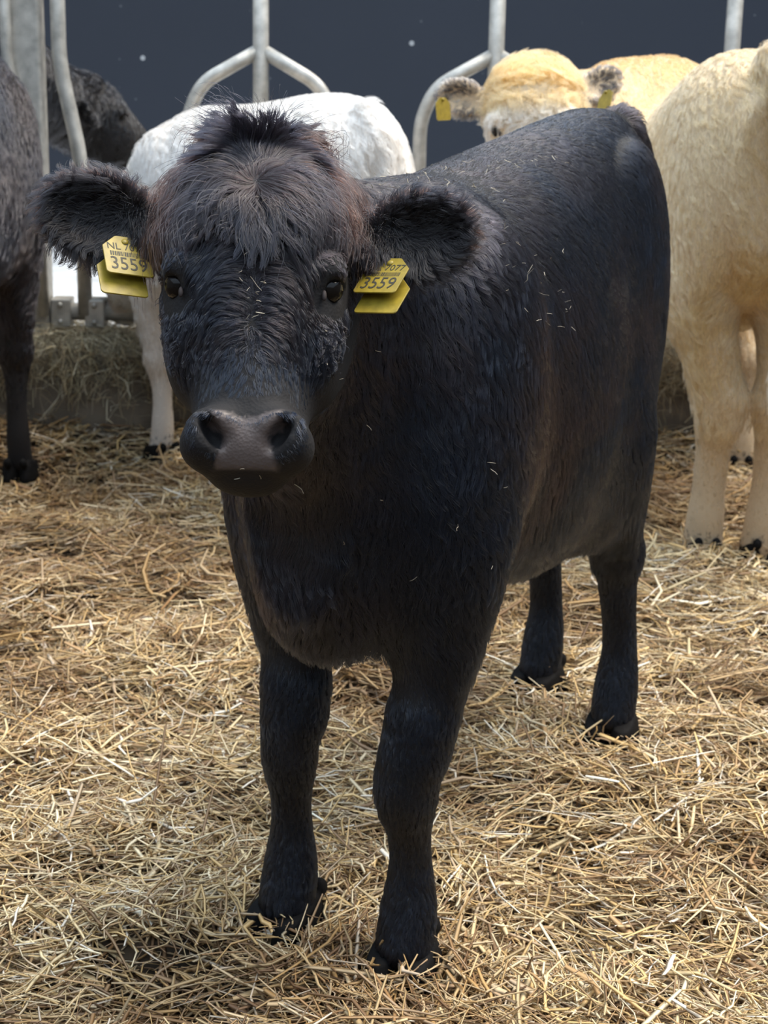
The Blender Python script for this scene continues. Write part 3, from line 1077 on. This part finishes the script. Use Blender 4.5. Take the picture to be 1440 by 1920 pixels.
def simple_flow(colfn, Lb=0.030, Lh=0.035, rad=0.0009, wavy=0.10, hwave=0.25, clump=0.7, lift=0.25):
    def flow(b, P, N):
        n = len(P)
        q, head, ear, inner, along, ed = b.regions(P)
        x, s, t = q.T
        d = body_flow(P, N, -0.8)
        z = P[:, 2]
        L = np.where(z < 0.5, np.interp(z, [0, 0.2, 0.5], [0.012, 0.014, Lb]), Lb)
        L = np.where((N[:, 2] < -0.2) & (z > 0.4), Lb * 1.6, L)
        hdir = np.stack([np.tanh(x / 0.03) * 0.8, np.where(s > 0.10, 0.6, -0.8), -0.2 * np.ones(n)], 1) @ b.hA
        hL = np.interp(s, [-0.25, -0.15, 0.0, 0.1, 0.2], [0.008, 0.010, 0.025, Lh, Lh * 1.3])
        m = head[:, None]
        d = d * (1 - m) + hdir * m
        L = L * (1 - head) + hL * head
        lf = lift * (1 - head) + np.interp(s, [-0.2, 0.0, 0.1, 0.2], [0.15, 0.35, 0.7, 0.9]) * head
        wv = wavy * (1 - head) + hwave * head * np.clip((s + 0.05) / 0.1, 0, 1)
        em = ear > 0.5
        d = np.where(em[:, None], ed, d)
        L = np.where(em, 0.026, L)
        lf = np.where(em, 0.4, lf)
        dens = np.where(em, 2.0, np.where(head > 0.5, 1.6, 1.0))
        dens = np.where((head > 0.5) & (nose_pad(q) > 0.4), 0, dens)
        eye_d = np.sqrt((np.abs(x) - 0.096) ** 2 + s ** 2 + (t + 0.04) ** 2)
        dens = np.where((head > 0.5) & (eye_d < 0.022), 0, dens)
        return dict(dir=d, len=L, lift=lf, wave=wv, dens=dens, clump=np.full(n, clump), rad=np.full(n, rad), col=colfn(b, P, N, q, head, ear, inner, along), grav=np.full(n, 0.1))
    return flow


# ---- white calf at the feed fence
white = Bovine('white_calf', (-0.405, 5.38), (-0.53, 0.85), 'white shaggy calf with its head lowered through the feed fence')
white.set_head(at(224, 478, 6.12), (-0.85, -0.53, 0.0), (0.02, -0.20, 1.0), 0.92)
white.add_ear((-0.12, 0.09, -0.11), (-0.26, 0.07, -0.12), (0.2, -0.4, 1.0), 0.05, 0.026)
white.add_ear((0.12, 0.09, -0.11), (0.26, 0.07, -0.12), (-0.2, -0.4, 1.0), 0.05, 0.026)
hb = white.HL((0, 0.08, -0.14)); hb2 = white.HL((0, -0.03, -0.15))
build_other(white, 0.985, 1.0, [(0.115, -0.50), (-0.12, -0.54)], [(0.11, 0.50), (-0.12, 0.60)],
            [(0, -0.40, 0.93, 0.17), (0.0, -0.60, 0.90, 0.15), (*((np.array((0, -0.60, 0.90)) + hb) / 2 + np.array((0, 0, 0.03))), 0.125), (*hb, 0.105)],
            [(0, 0.64, 1.20, 0.045), (0.0, 0.715, 1.14, 0.034), (0.0, 0.735, 1.02, 0.028), (0, 0.715, 0.62, 0.024), (0, 0.71, 0.40, 0.03)],
            skin_col=(0.62, 0.56, 0.50), pad_col=(0.02, 0.02, 0.025), lo=(-0.5, -1.35, -0.03), hi=(0.5, 0.85, 1.36))


def white_col(b, P, N, q, head, ear, inner, along):
    c = np.tile(np.array((0.80, 0.785, 0.755)), (len(P), 1))
    stain = np.clip(noise3(P, 7, 51) * 1.2 - 0.35, 0, 1)[:, None]
    c = c * (1 - 0.35 * stain) + np.array((0.55, 0.45, 0.30)) * 0.35 * stain
    low = np.clip((0.55 - P[:, 2]) / 0.3, 0, 1)[:, None]
    c = c * (1 - 0.5 * low) + np.array((0.62, 0.50, 0.42)) * 0.5 * low
    dark = ((head > 0.5) & (q[:, 1] < -0.15)) | (ear > 0.5) | (P[:, 2] < 0.09)
    c[dark] = (0.03, 0.03, 0.035)
    return c


white.coat('coat', 90000, simple_flow(white_col, 0.050, 0.045, 0.0008, 0.18, 0.25, 0.85, 0.32), M_HAIR_PALE, 12, 5, clump=0.05, clump_amt=0.75)
white.eyes()

# ---- cream calf, rump to the camera, head turned back
cream = Bovine('cream_calf', (0.955, 5.22), (-0.02, 1.0), 'cream shaggy calf seen from behind, head turned back, beside the dark wall')
cream.set_head(at(1000, 232, 5.05), (1.0, -0.10, 0.06), (0.05, 0.34, 0.94), 1.12)
cream.add_ear((-0.118, 0.085, -0.10), (-0.245, 0.115, -0.07), (0.35, -0.45, 1.0), 0.050, 0.026)
cream.add_ear((0.118, 0.085, -0.10), (0.215, 0.165, -0.12), (-0.25, -0.35, 1.0), 0.045, 0.026)
hb = cream.HL((0, 0.06, -0.15))
nw = [((0.99, 5.62, 1.10), 0.20), ((0.88, 5.74, 1.17), 0.18), ((0.74, 5.66, 1.18), 0.155), ((0.60, 5.45, 1.16), 0.14)]
build_other(cream, 1.10, 1.18, [tuple(cream.L((0.84, 5.80, 0))[:2]), tuple(cream.L((1.215, 5.72, 0))[:2])][::1],
            [tuple(cream.L((0.918, 4.70, 0))[:2]), tuple(cream.L((1.085, 4.70, 0))[:2])],
            [(*cream.L(p), r) for p, r in nw] + [(*hb, 0.13)],
            [(0, 0.74, 1.37, 0.05), (-0.02, 0.83, 1.32, 0.045), (-0.05, 0.875, 1.2, 0.040), (-0.06, 0.88, 0.8, 0.036), (-0.06, 0.875, 0.55, 0.045), (-0.06, 0.875, 0.38, 0.02)],
            skin_col=(0.55, 0.42, 0.28), pad_col=(0.02, 0.02, 0.02), lo=(-0.55, -0.95, -0.03), hi=(0.95, 0.98, 1.62), dip=0.08, lk=1.3)


def cream_col(b, P, N, q, head, ear, inner, along):
    c = np.tile(np.array((0.48, 0.335, 0.175)), (len(P), 1))
    v = np.clip(noise3(P, 4, 61) * 0.8 + 0.3, 0, 1)[:, None]
    c = c * (1 - 0.5 * v) + np.array((0.44, 0.27, 0.115)) * 0.5 * v
    W = b.W(P)
    orange = np.clip((W[:, 1] - 5.35) / 0.25, 0, 1)[:, None] * (1 - head[:, None])
    c = c * (1 - orange) + np.array((0.38, 0.195, 0.068)) * orange
    dirt = np.clip(noise3(P, 9, 62) * 1.4 - 0.25, 0, 1)[:, None] * np.clip((0.95 - P[:, 2]) / 0.35, 0, 1)[:, None]
    c = c * (1 - 0.55 * dirt) + np.array((0.22, 0.17, 0.12)) * 0.55 * dirt
    pale = np.clip((0.55 - P[:, 2]) / 0.2, 0, 1)[:, None]
    c = c * (1 - 0.6 * pale) + np.array((0.52, 0.42, 0.30)) * 0.6 * pale
    tail = ((P[:, 1] > 0.845) & (P[:, 2] < 1.25))
    c[tail] = c[tail] * 0.3 + np.array((0.70, 0.62, 0.50)) * 0.7
    # face: tan crown, white brow and cheeks, dark ears
    f = np.clip((0.075 - q[:, 1]) / 0.04, 0, 1)[:, None] * head[:, None]
    c = c * (1 - f) + np.array((0.80, 0.73, 0.62)) * f
    cr = np.clip((q[:, 1] - 0.06) / 0.05, 0, 1)[:, None] * head[:, None]
    c = c * (1 - cr) + np.array((0.41, 0.22, 0.080)) * cr
    ed = (ear > 0.5)
    k = np.clip(0.85 + noise3(P, 30, 63) * 0.9 + along * 0.35 + (inner - 0.5) * 0.6, 0, 1)[:, None]
    c = np.where(ed[:, None], np.array((0.50, 0.45, 0.38)) * (1 - k) + np.array((0.03, 0.028, 0.03)) * k, c)
    c = np.where((P[:, 2] < 0.08)[:, None], np.array((0.05, 0.045, 0.04)), c)
    return c


cream.coat('coat', 130000, simple_flow(cream_col, 0.042, 0.065, 0.0008, 0.18, 0.5, 0.85, 0.32), M_HAIR_PALE, 15, 5, clump=0.05, clump_amt=0.75)
cream.eyes()


def blank_tag(bov, c, ew, eh, width, label):
    ew = nrm(ew); eh = nrm(np.asarray(eh) - ew * np.dot(eh, ew)); en = np.cross(ew, eh)
    M = np.stack([bov.LV(ew), bov.LV(eh), bov.LV(en)])
    pr = np.array([(.5, -.34), (.42, -.42), (-.42, -.42), (-.5, -.34), (-.5, .34), (-.2, .6), (.2, .6), (.5, .34)]) * width
    n = len(pr)
    V = np.array([(x, y, z) for z in (-0.0012, 0.0012) for x, y in pr]) @ M + bov.L(c)
    F = [tuple(range(n))[::-1], tuple(range(n, 2 * n))] + [(i, (i + 1) % n, n + (i + 1) % n, n + i) for i in range(n)]
    o = mesh_obj('ear_tag', V, F, M_TAG, bov.root, smooth=False)
    o['label'] = label
    V2, F2 = uv_ball(8, 6)
    mesh_obj('stud', (V2 * 0.005 + np.array((0, 0.5 * width, 0.003))) @ M + bov.L(c), F2, M_TAG, o)


blank_tag(cream, at(831, 208, 4.93), cam_dir(40, -12, 45), cam_dir(14, -55, 12), 0.062, 'yellow ear tag')
blank_tag(cream, at(1134, 191, 4.93), cam_dir(32, -10, -50), cam_dir(14, -55, 12), 0.060, 'yellow ear tag')

# ---- dark cow at the frame's edge, neck through the fence
dark = Bovine('dark_brown_cow', (-1.36, 4.86), (0.03, 1.0), 'dark brown-black cow cut by the frame edge beside the galvanised post', 'cow')
dark.set_head((-1.02, 6.70, 1.14), (-0.2, 0.6, 0.0), (-0.62, -0.2, 0.72), 1.10)
dark.add_ear((-0.12, 0.09, -0.11), (-0.26, 0.09, -0.13), (0.2, -0.3, 1.0), 0.05, 0.026)
dark.add_ear((0.12, 0.09, -0.11), (0.26, 0.09, -0.13), (-0.2, -0.3, 1.0), 0.05, 0.026)
hb = dark.HL((0, 0.06, -0.14))
build_other(dark, 1.17, 1.16, [tuple(dark.L((-1.52, 5.58, 0))[:2]), tuple(dark.L((-1.21, 5.48, 0))[:2])], [(0.14, 0.68), (-0.14, 0.60)],
            [(*dark.L(p), r) for p, r in [((-1.38, 5.42, 1.16), 0.21), ((-1.46, 5.75, 1.19), 0.16), ((-1.46, 6.05, 1.22), 0.145), ((-1.36, 6.32, 1.24), 0.145)]] + [(*hb, 0.13)],
            [(0, 0.80, 1.43, 0.05), (0.0, 0.875, 1.35, 0.04), (0.0, 0.90, 1.2, 0.034), (0, 0.90, 0.6, 0.03), (0, 0.895, 0.40, 0.04)],
            skin_col=(0.012, 0.010, 0.010), vox=0.011, lo=(-0.65, -2.2, -0.03), hi=(0.55, 1.0, 1.6))


def dark_col(b, P, N, q, head, ear, inner, along):
    v = np.clip(noise3(P, 4, 71) * 0.8 + 0.4, 0, 1)[:, None]
    front = np.clip((b.W(P)[:, 1] - 5.8) / 0.2, 0, 1)[:, None]
    c = np.array((0.007, 0.008, 0.013)) * (1 - v) + np.array((0.020, 0.014, 0.014)) * v
    return c * (1 - front) + np.array((0.010, 0.010, 0.012)) * front


dark.coat('coat', 80000, simple_flow(dark_col, 0.045, 0.045, 0.0009, 0.12), M_HAIR, 19, 5, clump=0.05, clump_amt=0.75)
dark.eyes()


# ================================================================== setting
def box(name, x0, x1, y0, y1, z0, z1, mat, parent=None):
    V = [(x, y, z) for x in (x0, x1) for y in (y0, y1) for z in (z0, z1)]
    F = [(0, 1, 3, 2), (4, 6, 7, 5), (0, 4, 5, 1), (2, 3, 7, 6), (0, 2, 6, 4), (1, 5, 7, 3)]
    return mesh_obj(name, V, F, mat, parent, smooth=False)


def wall_mat():
    mt, N, L, b = new_mat('dark_wind_screen')
    tc = N.new('ShaderNodeTexCoord')
    n1 = N.new('ShaderNodeTexNoise'); n1.inputs['Scale'].default_value = 1.3; n1.inputs['Detail'].default_value = 8
    L.new(tc.outputs['Object'], n1.inputs['Vector'])
    r = N.new('ShaderNodeValToRGB')
    r.color_ramp.elements[0].color = (0.014, 0.019, 0.031, 1); r.color_ramp.elements[1].color = (0.021, 0.027, 0.042, 1)
    L.new(n1.outputs['Fac'], r.inputs['Fac'])
    # pale splashes and scuffs
    v = N.new('ShaderNodeTexVoronoi'); v.inputs['Scale'].default_value = 2.6
    L.new(tc.outputs['Object'], v.inputs['Vector'])
    lt = N.new('ShaderNodeMath'); lt.operation = 'LESS_THAN'; lt.inputs[1].default_value = 0.035
    L.new(v.outputs['Distance'], lt.inputs[0])
    v2 = N.new('ShaderNodeTexVoronoi'); v2.inputs['Scale'].default_value = 9.0
    L.new(tc.outputs['Object'], v2.inputs['Vector'])
    lt2 = N.new('ShaderNodeMath'); lt2.operation = 'LESS_THAN'; lt2.inputs[1].default_value = 0.05
    L.new(v2.outputs['Distance'], lt2.inputs[0])
    mul = N.new('ShaderNodeMath'); mul.operation = 'MULTIPLY'; mul.inputs[1].default_value = 0.25
    L.new(lt2.outputs[0], mul.inputs[0])
    mx = N.new('ShaderNodeMath'); mx.operation = 'MAXIMUM'
    L.new(lt.outputs[0], mx.inputs[0]); L.new(mul.outputs[0], mx.inputs[1])
    mix = N.new('ShaderNodeMix'); mix.data_type = 'RGBA'
    L.new(mx.outputs[0], mix.inputs['Factor']); L.new(r.outputs['Color'], mix.inputs['A'])
    mix.inputs['B'].default_value = (0.38, 0.39, 0.40, 1)
    L.new(mix.outputs['Result'], b.inputs['Base Color'])
    b.inputs['Roughness'].default_value = 0.7
    return mt


M_WALL = wall_mat()
M_CONC = plain('pale_concrete', (0.52, 0.54, 0.56), 0.8, noise=0.2, nscale=6, bump=0.1)
M_KERB = plain('dirty_concrete', (0.16, 0.135, 0.105), 0.9, noise=0.45, nscale=9, bump=0.5)
M_DIRT = plain('trodden_muck', (0.05, 0.034, 0.020), 0.95, noise=0.5, nscale=18, bump=0.6)
M_SHADE_WALL = plain('shade_wall_board', (0.20, 0.20, 0.19), 0.8, noise=0.2, nscale=4)  # surface of the added walls out of view

tag(box('wall_back', -5.5, 5.5, 9.5, 9.6, 0.2, 4.6, M_WALL), kind='structure')
tag(box('shade_wall_left', -5.6, -5.5, -5, 9.6, -0.1, 4.6, M_SHADE_WALL), kind='structure')  # unseen, added to block low sky light from the left
tag(box('shade_wall_right', 5.5, 5.6, -5, 9.6, -0.1, 4.6, M_SHADE_WALL), kind='structure')  # unseen, added to block low sky light from the right
tag(box('shade_wall_front', -5.5, 5.5, -5.1, -5, -0.1, 4.6, M_SHADE_WALL), kind='structure')  # unseen, added behind the camera to keep low sky off coat and eyes
tag(box('floor_feed_alley', -5.5, 5.5, 6.28, 9.5, 0.0, 0.27, M_CONC), kind='structure')


def bed_h(x, y):
    """height of the trodden bedding"""
    P = np.stack([x, y, np.zeros_like(x)], -1)
    h = 0.030 * noise3(P, 2.3, 81) + 0.022 * noise3(P, 6, 82) + 0.010 * noise3(P, 15, 83)
    h = h - 0.05 * np.clip(noise3(P, 3.1, 84) - 0.35, 0, 1) * 2 - 0.05 * np.clip(noise3(P, 7.0, 85) - 0.45, 0, 1) * 2
    # hollows trodden beside the hooves
    for (hx, hy, r, dz) in ((0.20, 2.56, 0.13, -0.05), (-0.50, 2.66, 0.10, -0.05), (0.30, 2.95, 0.15, -0.03), (-0.10, 2.9, 0.15, -0.02)):
        h = h + dz * np.exp(-((x - hx) ** 2 + (y - hy) ** 2) / (r * r))
    for (hx, hy) in ((0.051, 2.402), (-0.141, 2.535), (0.495, 3.367), (0.365, 3.641)):
        g = np.exp(-((x - hx) ** 2 + (y - hy) ** 2) / (0.12 ** 2))
        h = h * (1 - g) + 0.012 * g
    # bank of litter against the kerb
    h = h + 0.06 * np.clip((y - 5.45) / 0.45, 0, 1)
    return h


def ground():
    x = np.concatenate([[-5.5, -4], np.linspace(-2.4, 2.4, 150), [4, 5.5]]); y = np.concatenate([[-5, -2, 0.5], np.linspace(1.4, 5.95, 160)])
    X, Y = np.meshgrid(x, y, indexing='ij')
    Z = bed_h(X, Y) - 0.035
    V = np.stack([X, Y, Z], -1).reshape(-1, 3)
    nx, ny = len(x), len(y)
    i = np.arange(nx * ny).reshape(nx, ny)
    Q = np.stack([i[:-1, :-1], i[1:, :-1], i[1:, 1:], i[:-1, 1:]], -1).reshape(-1, 4)
    o = mesh_obj('floor', V, Q, M_DIRT)
    tag(o, kind='structure')


ground()


def kerb():
    x = np.linspace(-5.5, 5.5, 281); prof = [(5.93, -0.1), (5.91, 0.10), (5.915, 0.25), (5.935, 0.32), (5.98, 0.352), (6.15, 0.355), (6.29, 0.35), (6.30, -0.1)]
    X = x[:, None] + np.zeros(len(prof))[None]
    P = np.array(prof)
    Yv = P[None, :, 0] + np.zeros((len(x), 1)); Zv = P[None, :, 1] + np.zeros((len(x), 1))
    pp = np.stack([X, Yv, Zv], -1)
    jit = noise3(pp, 6, 91) * 0.014
    Yv = Yv + jit; Zv = Zv + noise3(pp, 5, 92) * 0.012
    V = np.stack([X, Yv, Zv], -1).reshape(-1, 3)
    i = np.arange(X.size).reshape(X.shape)
    Q = np.stack([i[:-1, :-1], i[1:, :-1], i[1:, 1:], i[:-1, 1:]], -1).reshape(-1, 4)
    o = mesh_obj('kerb', V, Q, M_KERB)
    tag(o, 'dirty concrete kerb under the feed fence', kind='structure')


kerb()


# ---- feed fence
def sweep(name, pts, r, mat, parent, nseg=14, fillet=0.08, flat=1.0):
    """round tube through pts with rounded bends"""
    pts = [np.asarray(p, float) for p in pts]
    path = [pts[0]]
    for a, b_, c in zip(pts[:-2], pts[1:-1], pts[2:]):
        d1, d2 = nrm(a - b_), nrm(c - b_)
        f = min(fillet, np.linalg.norm(a - b_) * 0.45, np.linalg.norm(c - b_) * 0.45)
        p0, p1 = b_ + d1 * f, b_ + d2 * f
        for t in np.linspace(0, 1, 7):
            path.append((1 - t) ** 2 * p0 + 2 * t * (1 - t) * b_ + t * t * p1)
    path.append(pts[-1])
    path = np.array(path)
    T = nrm(np.gradient(path, axis=0))
    ref = np.array((0, 1.0, 0)) if abs(T[0][1]) < 0.9 else np.array((1.0, 0, 0))
    V = []
    for p, t in zip(path, T):
        u = nrm(np.cross(t, ref)); v = np.cross(t, u)
        for i in range(nseg):
            a = 2 * math.pi * i / nseg
            V.append(p + r * (u * math.cos(a) + flat * v * math.sin(a)))
    n = len(path)
    F = [tuple(range(nseg)), tuple(range((n - 1) * nseg, n * nseg))[::-1]]
    for j in range(n - 1):
        for i in range(nseg):
            k = (i + 1) % nseg
            F.append((j * nseg + i, (j + 1) * nseg + i, (j + 1) * nseg + k, j * nseg + k))
    return mesh_obj(name, V, F, mat, parent)


YF = 6.06
fence = empty('feed_fence', (0, YF, 0.40))
tag(fence, 'galvanised tubular feed fence with arched neck openings on the dirty kerb', 'fence')
FO = np.array((0, YF, 0.40))


def fz(z): return z - 0.40


PX = [-0.453 + 0.807 * i for i in range(-1, 5)]        # uprights of the tombstone bays
for i, x in enumerate(PX[1:]):
    sweep('upright', [(x, 0, fz(1.95)), (x, 0, fz(0.44))], 0.0275, M_GALV, fence)
    for sx in (-1, 1):
        if x + sx * 0.25 > 2.6: continue
        sweep('neck_arch', [(x + sx * 0.010, 0.0, fz(1.355)), (x + sx * 0.205, 0.0, fz(1.245)), (x + sx * 0.255, 0.0, fz(1.13)), (x + sx * 0.255, 0, fz(0.80)), (x + sx * 0.16, 0, fz(0.44))], 0.024, M_GALV, fence)
# the broad post and the bent tubes beside it
xp = -1.262
p = box('post', xp - 0.062, xp + 0.062, -0.05, 0.05, fz(-0.05), fz(2.2), M_GALV, fence)
bm_mod = p.modifiers.new('edge', 'BEVEL'); bm_mod.width = 0.012; bm_mod.segments = 3
p['label'] = 'broad galvanised post'
sweep('neck_bar', [(-1.140, -0.03, fz(1.95)), (-1.140, -0.03, fz(1.30)), (-1.075, -0.03, fz(0.98)), (-1.075, -0.03, fz(0.44))], 0.026, M_GALV, fence)
sweep('neck_bar', [(-1.31, -0.075, fz(1.95)), (-1.31, -0.075, fz(1.28)), (-1.215, -0.075, fz(0.98)), (-1.215, -0.075, fz(0.44))], 0.020, M_GALV, fence)
sweep('bottom_rail', [(-2.8, 0, fz(0.445)), (2.9, 0, fz(0.445))], 0.031, M_GALV, fence)
sweep('top_rail', [(-2.8, 0, fz(1.95)), (2.9, 0, fz(1.95))], 0.031, M_GALV, fence)
for bx in (-1.16, -1.04):
    cl = box('rail_clamp', bx - 0.035, bx + 0.035, -0.05, 0.045, fz(0.395), fz(0.495), M_GALV, fence)
    md = cl.modifiers.new('edge', 'BEVEL'); md.width = 0.006; md.segments = 2
    for dz in (-0.03, 0.03):
        V, F = uv_ball(8, 6)
        mesh_obj('bolt', V * np.array((0.010, 0.008, 0.010)) + np.array((bx, -0.052, fz(0.445) + dz)), F, M_GALV, cl)


# ------------------------------------------------------------------ straw
M_STRAW = attr_mat('straw', 'scol', 0.5, 0.4)


def strands(name, P, az, pitch, Ln, Wd, cols, bend, rng, label, cat, twist=None, sag=None):
    """bent three-sided stalks as one mesh"""
    n = len(P)
    d = np.stack([np.cos(az) * np.cos(pitch), np.sin(az) * np.cos(pitch), np.sin(pitch)], 1)
    side = nrm(np.cross(d, (0, 0, 1.0)))
    up = np.cross(side, d)
    side2 = side * np.cos(rng.uniform(-0.7, 0.7, n))[:, None] + up * np.sin(rng.uniform(-0.7, 0.7, n))[:, None]
    up2 = np.cross(side2, d)
    V = np.zeros((n, 4, 3, 3))
    b2 = bend * rng.uniform(-1.0, 1.2, n)
    flat = np.where(Wd > 0.0062, 0.10, 0.38)
    for j, t in enumerate((-0.5, -0.15, 0.18, 0.5)):
        c = P + d * (Ln * t)[:, None]
        if j == 0: c = c + side2 * (b2 * Ln)[:, None]
        if j == 3: c = c + side2 * (bend * Ln)[:, None]
        if j in (0, 3) and sag is not None: c[:, 2] -= sag * Ln
        w = Wd * (1.0 if j in (1, 2) else 0.72)
        V[:, j, 0] = c + side2 * w[:, None] * 0.5
        V[:, j, 1] = c - side2 * w[:, None] * 0.5
        V[:, j, 2] = c + up2 * (w * flat)[:, None]
    base = np.arange(n)[:, None, None] * 12
    q = []
    for j in (0, 1, 2):
        for k in range(3):
            k2 = (k + 1) % 3
            q.append([j * 3 + k, j * 3 + k2, (j + 1) * 3 + k2, (j + 1) * 3 + k])
    Q = (base + np.array(q)[None]).reshape(-1, 4)
    o = mesh_obj(name, V.reshape(-1, 3), Q, M_STRAW, smooth=False)
    color_attr(o.data, 'scol', np.repeat(cols, 12, axis=0))
    tag(o, label, cat, kind='stuff')
    return o


def straw_palette(n, rng, P, gold=1.0):
    base = np.array([(0.78, 0.62, 0.34), (0.68, 0.48, 0.21), (0.86, 0.74, 0.48), (0.46, 0.30, 0.14), (0.27, 0.17, 0.085), (0.90, 0.84, 0.68), (0.55, 0.42, 0.26)])
    w = np.array([0.24, 0.20, 0.13, 0.15, 0.12, 0.05, 0.11])
    i = rng.choice(len(base), n, p=w / w.sum())
    c = base[i] * rng.uniform(0.75, 1.15, (n, 1)) * np.array((0.98, 0.96, 1.0))
    # patches of older, browner litter
    old = np.clip(noise3(P, 2.2, 101) * 1.6 + noise3(P, 6, 105) * 0.9 + 0.15, 0, 1)[:, None] * 0.85
    c = c * (1 - old) + c * np.array((0.52, 0.43, 0.35)) * old
    return np.clip(c, 0, 0.95)


def bedding():
    rng = np.random.default_rng(31)
    Ps = []
    for (x0, x1, y0, y1, dn) in ((-1.3, 1.3, 1.75, 3.0, 11000), (-1.5, 1.6, 3.0, 4.3, 8500), (-2.1, 2.2, 4.3, 5.95, 6200)):
        k = int((x1 - x0) * (y1 - y0) * dn)
        Ps.append(np.stack([rng.uniform(x0, x1, k), rng.uniform(y0, y1, k), np.zeros(k)], 1))
    P = np.concatenate(Ps)
    n = len(P)
    layer = rng.random(n)
    P[:, 2] = bed_h(P[:, 0], P[:, 1]) - 0.032 + 0.055 * layer ** 1.4
    az = rng.uniform(0, 2 * np.pi, n)
    loc = noise3(P, 3.0, 103) * 3.0 + noise3(P, 1.2, 104) * 2
    az = np.where(rng.random(n) < 0.5, loc + rng.normal(0, 0.5, n), az)
    pitch = rng.normal(0, 0.20, n)
    up = rng.random(n) < 0.04
    pitch = np.where(up, rng.uniform(0.4, 1.1, n), pitch)
    Ln = np.clip(np.exp(rng.normal(np.log(0.078), 0.5, n)), 0.025, 0.30)
    Ln = np.where(up, np.minimum(Ln, 0.09), Ln)
    far = np.clip((P[:, 1] - 3.0) / 3, 0, 1)
    kind = rng.random(n)
    med = np.where(kind < 0.55, 0.0030, np.where(kind < 0.90, 0.0050, 0.0078))
    Wd = np.clip(med * np.exp(rng.normal(0, 0.25, n)), 0.0014, 0.0110) * (1 + 0.25 * far)
    Ln = Ln * np.where(kind < 0.55, 0.85, np.where(kind < 0.90, 1.1, 1.25))
    cols = straw_palette(n, rng, P)
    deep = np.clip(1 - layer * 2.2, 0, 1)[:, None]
    cols = cols * (1 - 0.8 * deep) + cols * np.array((0.42, 0.33, 0.27)) * 0.8 * deep     # shade of the gaps painted into the lower stalks
    bend = rng.normal(0, 0.16, n)
    # keep stalks out of the animals' legs
    keep = np.ones(n, bool)
    for b, feet in ((calf, [(0.116, -0.583), (-0.114, -0.543), (0.115, 0.479), (-0.118, 0.673)]),):
        for f in feet:
            w = b.W((f[0], f[1], 0))
            dd = np.hypot(P[:, 0] - w[0], P[:, 1] - w[1])
            keep &= ~((dd < 0.035))
    P, az, pitch, Ln, Wd, cols, bend = [v[keep] for v in (P, az, pitch, Ln, Wd, cols, bend)]
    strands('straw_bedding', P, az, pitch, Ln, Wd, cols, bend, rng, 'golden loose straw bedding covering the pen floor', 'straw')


bedding()


def hay():
    rng = np.random.default_rng(41)
    n = 18000
    x = rng.uniform(-2.2, 2.2, n)
    u = rng.random(n)
    # lying on the kerb, hanging over its face, and some on the alley floor
    y = np.where(u < 0.45, rng.uniform(5.90, 6.25, n), np.where(u < 0.8, rng.uniform(5.84, 5.91, n), rng.uniform(6.25, 7.1, n)))
    z = np.where(u < 0.45, 0.355 + rng.random(n) * 0.05, np.where(u < 0.8, 0.375 - np.abs(rng.normal(0, 0.10, n)), 0.275 + rng.random(n) * 0.05))
    P = np.stack([x, y, z], 1)
    az = rng.uniform(0, 2 * np.pi, n)
    pitch = np.where((u >= 0.45) & (u < 0.8), rng.normal(-0.5, 0.6, n), rng.normal(0, 0.25, n))
    Ln = np.clip(np.exp(rng.normal(np.log(0.09), 0.45, n)), 0.03, 0.25)
    Wd = np.clip(np.exp(rng.normal(np.log(0.0026), 0.35, n)), 0.0012, 0.006)
    pal = np.array([(0.48, 0.43, 0.30), (0.38, 0.33, 0.21), (0.58, 0.52, 0.38), (0.28, 0.22, 0.14), (0.50, 0.40, 0.24)])
    cols = pal[rng.integers(0, len(pal), n)] * rng.uniform(0.7, 1.15, (n, 1))
    strands('hay_wisps', P, az, pitch, Ln, Wd, cols, rng.normal(0, 0.22, n), rng, 'greyish hay wisps lying on and hanging over the kerb', 'hay', sag=np.full(n, 0.12))


hay()


# ------------------------------------------------------------------ chaff stuck in the black calf's coat
def flecks():
    rng = np.random.default_rng(51)
    V, N = calf.V, calf.N
    W = calf.W(V)
    def near(x, y, rad):
        # surface point seen at this pixel
        d = CF + CR * (x - 720) / FPX - CU * (y - 960) / FPX
        d = d / np.linalg.norm(d)
        rel = W - CC
        t = rel @ d
        off = np.linalg.norm(rel - t[:, None] * d, axis=1)
        c = np.where(off < rad)[0]
        if not len(c): return None
        return c[np.argmin(t[c])]
    spots = []
    for _ in range(70):      # along the withers and behind the ear
        u = rng.random()
        spots.append((700 + 330 * u + rng.normal(0, 22), 335 - 40 * u + rng.normal(0, 16)))
    for _ in range(42):
        u = rng.random()
        spots.append((890 + 190 * u + rng.normal(0, 26), 330 + 330 * u + rng.normal(0, 26)))
    for _ in range(22): spots.append((475 + rng.normal(0, 14), 345 + rng.uniform(0, 270)))
    for _ in range(3): spots.append((470 + rng.normal(0, 50), 888 + rng.uniform(0, 18)))
    for _ in range(14): spots.append((rng.uniform(560, 960), rng.uniform(600, 1100)))
    P, NN = [], []
    for (x, y) in spots:
        i = near(x, y, 0.010)
        if i is None: continue
        P.append(W[i] + calf.N[i] @ calf.B * (0.010 if y < 620 and x < 600 else 0.007)); NN.append(calf.N[i] @ calf.B)
    P = np.array(P); n = len(P)
    az = rng.uniform(0, 6.28, n)
    pitch = rng.normal(-0.3, 0.4, n)
    Ln = np.clip(np.exp(rng.normal(np.log(0.0085), 0.5, n)), 0.003, 0.025)
    Wd = rng.uniform(0.0008, 0.0018, n)
    cols = np.array((0.46, 0.40, 0.31)) * rng.uniform(0.5, 1.2, (n, 1))
    strands('straw_flecks', P, az, pitch, Ln, Wd, np.clip(cols, 0, 0.9), rng.normal(0, 0.2, n), rng, "pale flecks of straw caught in the black calf's coat", 'straw')


flecks()
